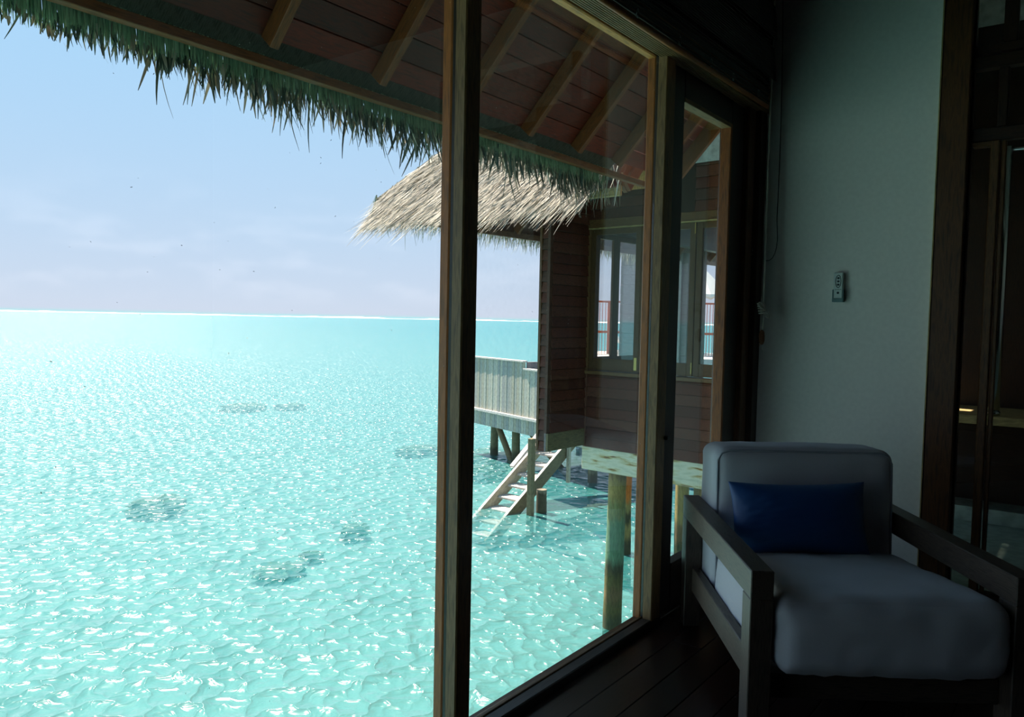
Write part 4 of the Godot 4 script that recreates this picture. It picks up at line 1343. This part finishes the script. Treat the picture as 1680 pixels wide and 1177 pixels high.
# ------------------------------------------------------------------ blind, cord, remote
func small_things() -> void:
	var b := base("bamboo_blind", "dark bamboo blind drawn up over the window head with a brown bottom rail", "blind")
	put(b, "bottom_rail", tube_mesh([Vector3(1.2, 2.372, -1.385), Vector3(2.7, 2.380, -1.385), Vector3(3.92, 2.392, -1.385)], 0.011, 10), M.rail_wood)
	var st := SurfaceTool.new()
	st.begin(Mesh.PRIMITIVE_TRIANGLES)
	for i in 64:
		var y := 2.405 + i * 0.0135
		var z := -1.383 + 0.004 * sin(i * 1.9)
		add_box(st, Vector3(2.75, 0.010, 0.006), Transform3D(Basis(), Vector3(2.555, y, z)), 0.001)
	st.generate_normals()
	var sl := put(b, "slats", st.commit(), M.bamboo)
	sl.set_meta("kind", "stuff")
	bar(b, "head_rail", Vector3(1.18, 3.20, -1.41), Vector3(3.93, 3.28, -1.35), M.bamboo)
	for i in 3:
		st = SurfaceTool.new()
		st.begin(Mesh.PRIMITIVE_TRIANGLES)
		for j in 14:
			add_box(st, Vector3(2.75, 0.010, 0.006), Transform3D(Basis(), Vector3(2.555, 2.52 + i * 0.2 + j * 0.012, -1.35 - 0.0012 * j)), 0.001)
		st.generate_normals()
		put(b, "fold", st.commit(), M.bamboo).set_meta("kind", "stuff")
	for p in [Vector3(2.52, 2.385, -1.37), Vector3(2.87, 2.39, -1.37), Vector3(3.18, 2.39, -1.37), Vector3(3.43, 2.395, -1.37), Vector3(3.75, 2.40, -1.37)]:
		var ring := []
		for k in 10:
			var f := TAU * k / 10.0
			ring.append(p + Vector3(cos(f) * 0.010, 0.016 + sin(f) * 0.016, 0))
		put(b, "hook", tube_mesh(ring, 0.0018, 6, true), M.chrome)
	# pull cord: two strands, a wrapped bundle, a frayed end and a tassel
	var c := base("blind_cord", "pale pull cord of the blind, bundled in a knot with a small brown tassel", "cord")
	for s in [0.0, 1.0]:
		put(c, "strand", tube_mesh([Vector3(3.93 + 0.006 * s, 3.25, -1.372), Vector3(3.928 + 0.006 * s, 2.3, -1.372), Vector3(3.925 + 0.003 * s, 1.7, -1.370), Vector3(3.915, 1.385, -1.365)], 0.0042, 8), M.cord)
	for i in 7:
		var y := 1.392 - i * 0.0068
		var ring := []
		for k in 14:
			var f := TAU * k / 14.0
			ring.append(Vector3(3.888 + i * 0.011 + cos(f) * 0.006, y + sin(f) * 0.018, -1.362 + cos(f + 1.0) * 0.016))
		put(c, "wrap", tube_mesh(ring, 0.0042, 6, true), M.cord)
	for i in 5:
		put(c, "loop", tube_mesh([Vector3(3.90, 1.385 - 0.004 * i, -1.362), Vector3(3.865, 1.392 - 0.008 * i, -1.362 + 0.006 * i), Vector3(3.815 + 0.006 * i, 1.402 - 0.012 * i, -1.36)], 0.0034, 6), M.cord)
	put(c, "strand", tube_mesh([Vector3(3.93, 1.37, -1.362), Vector3(3.905, 1.31, -1.36), Vector3(3.897, 1.27, -1.36)], 0.003, 6), M.cord)
	put(c, "tassel", lump(Vector3(0.028, 0.075, 0.028), 4, 0.1), M.tassel, Transform3D(Basis(), Vector3(3.894, 1.235, -1.36)))
	put(c, "strand", tube_mesh([Vector3(3.894, 1.20, -1.36), Vector3(3.898, 1.18, -1.36), Vector3(3.915, 1.168, -1.358)], 0.0016, 6), M.cord)
	var lp := base("loop_cord", "thin dark loop of cord hanging beside the blind cord on the white wall", "cord")
	var pts := []
	for k in 19:
		var t := float(k) / 18.0
		if t < 0.72:
			pts.append(Vector3(4.044, lerpf(3.2, 1.74, t / 0.72), -1.375 + 0.02 * t + 0.012 * sin(t * 4.0)))
		else:
			var f := (t - 0.72) / 0.28
			pts.append(Vector3(4.044, 1.74 - 0.11 * sin(f * PI * 0.55), -1.35 - 0.06 * f * f))
	put(lp, "strand", tube_mesh(pts, 0.0016, 6), M.black_metal)
	var pin := base("wall_pin", "two tiny pale screw heads on the dark corner jamb", "screw")
	for p in [Vector3(3.945, 1.66, -1.447), Vector3(3.955, 1.68, -1.447)]:
		put(pin, "screw_head", lump(Vector3(0.009, 0.009, 0.006), 7, 0.05), M.chrome, Transform3D(Basis(), p))
	# remote control in its wall holder
	var r := base("remote_control", "small pale remote control in a wall holder on the white wall", "remote control", Transform3D(Basis(Vector3.FORWARD, Vector3.UP, Vector3.RIGHT).orthonormalized(), Vector3(4.05, 1.42, -1.036)))
	# own axes: x across to the left of the viewer is +z world
	r.transform = Transform3D(Basis(Vector3(0, 0, 1), Vector3(0, 1, 0), Vector3(-1, 0, 0)), Vector3(4.05, 1.42, -1.036))
	put(r, "body", box_mesh(Vector3(0.044, 0.142, 0.022), 0.004), M.abs_white, Transform3D(Basis(), Vector3(0, 0.071, 0.017)))
	bar(r, "holder", Vector3(-0.026, -0.003, 0.0), Vector3(0.026, 0.055, 0.006), M.abs_grey, 0.002)
	bar(r, "holder", Vector3(-0.026, -0.003, 0.0), Vector3(-0.0225, 0.058, 0.03), M.abs_grey, 0.001)
	bar(r, "holder", Vector3(0.0225, -0.003, 0.0), Vector3(0.026, 0.058, 0.03), M.abs_grey, 0.001)
	bar(r, "holder", Vector3(-0.026, -0.003, 0.026), Vector3(0.026, 0.016, 0.032), M.abs_grey, 0.002)
	var ring := []
	for k in 24:
		var f := TAU * k / 24.0
		ring.append(Vector3(cos(f) * 0.0125, 0.098 + sin(f) * 0.030, 0.0282))
	put(r, "pad_ring", tube_mesh(ring, 0.0017, 6, true), M.abs_dark)
	for y in [0.114, 0.098, 0.082]:
		put(r, "button", lump(Vector3(0.012, 0.010, 0.005), 3, 0.02), M.abs_dark, Transform3D(Basis(), Vector3(0, y, 0.0285)))
	for x in [-0.012, -0.004, 0.004, 0.012]:
		put(r, "button", lump(Vector3(0.004, 0.004, 0.003), 3, 0.02), M.abs_dark, Transform3D(Basis(), Vector3(x, 0.058, 0.0285)))
	put(r, "button", lump(Vector3(0.011, 0.011, 0.005), 3, 0.02), M.abs_dark, Transform3D(Basis(), Vector3(0, 0.042, 0.0285)))
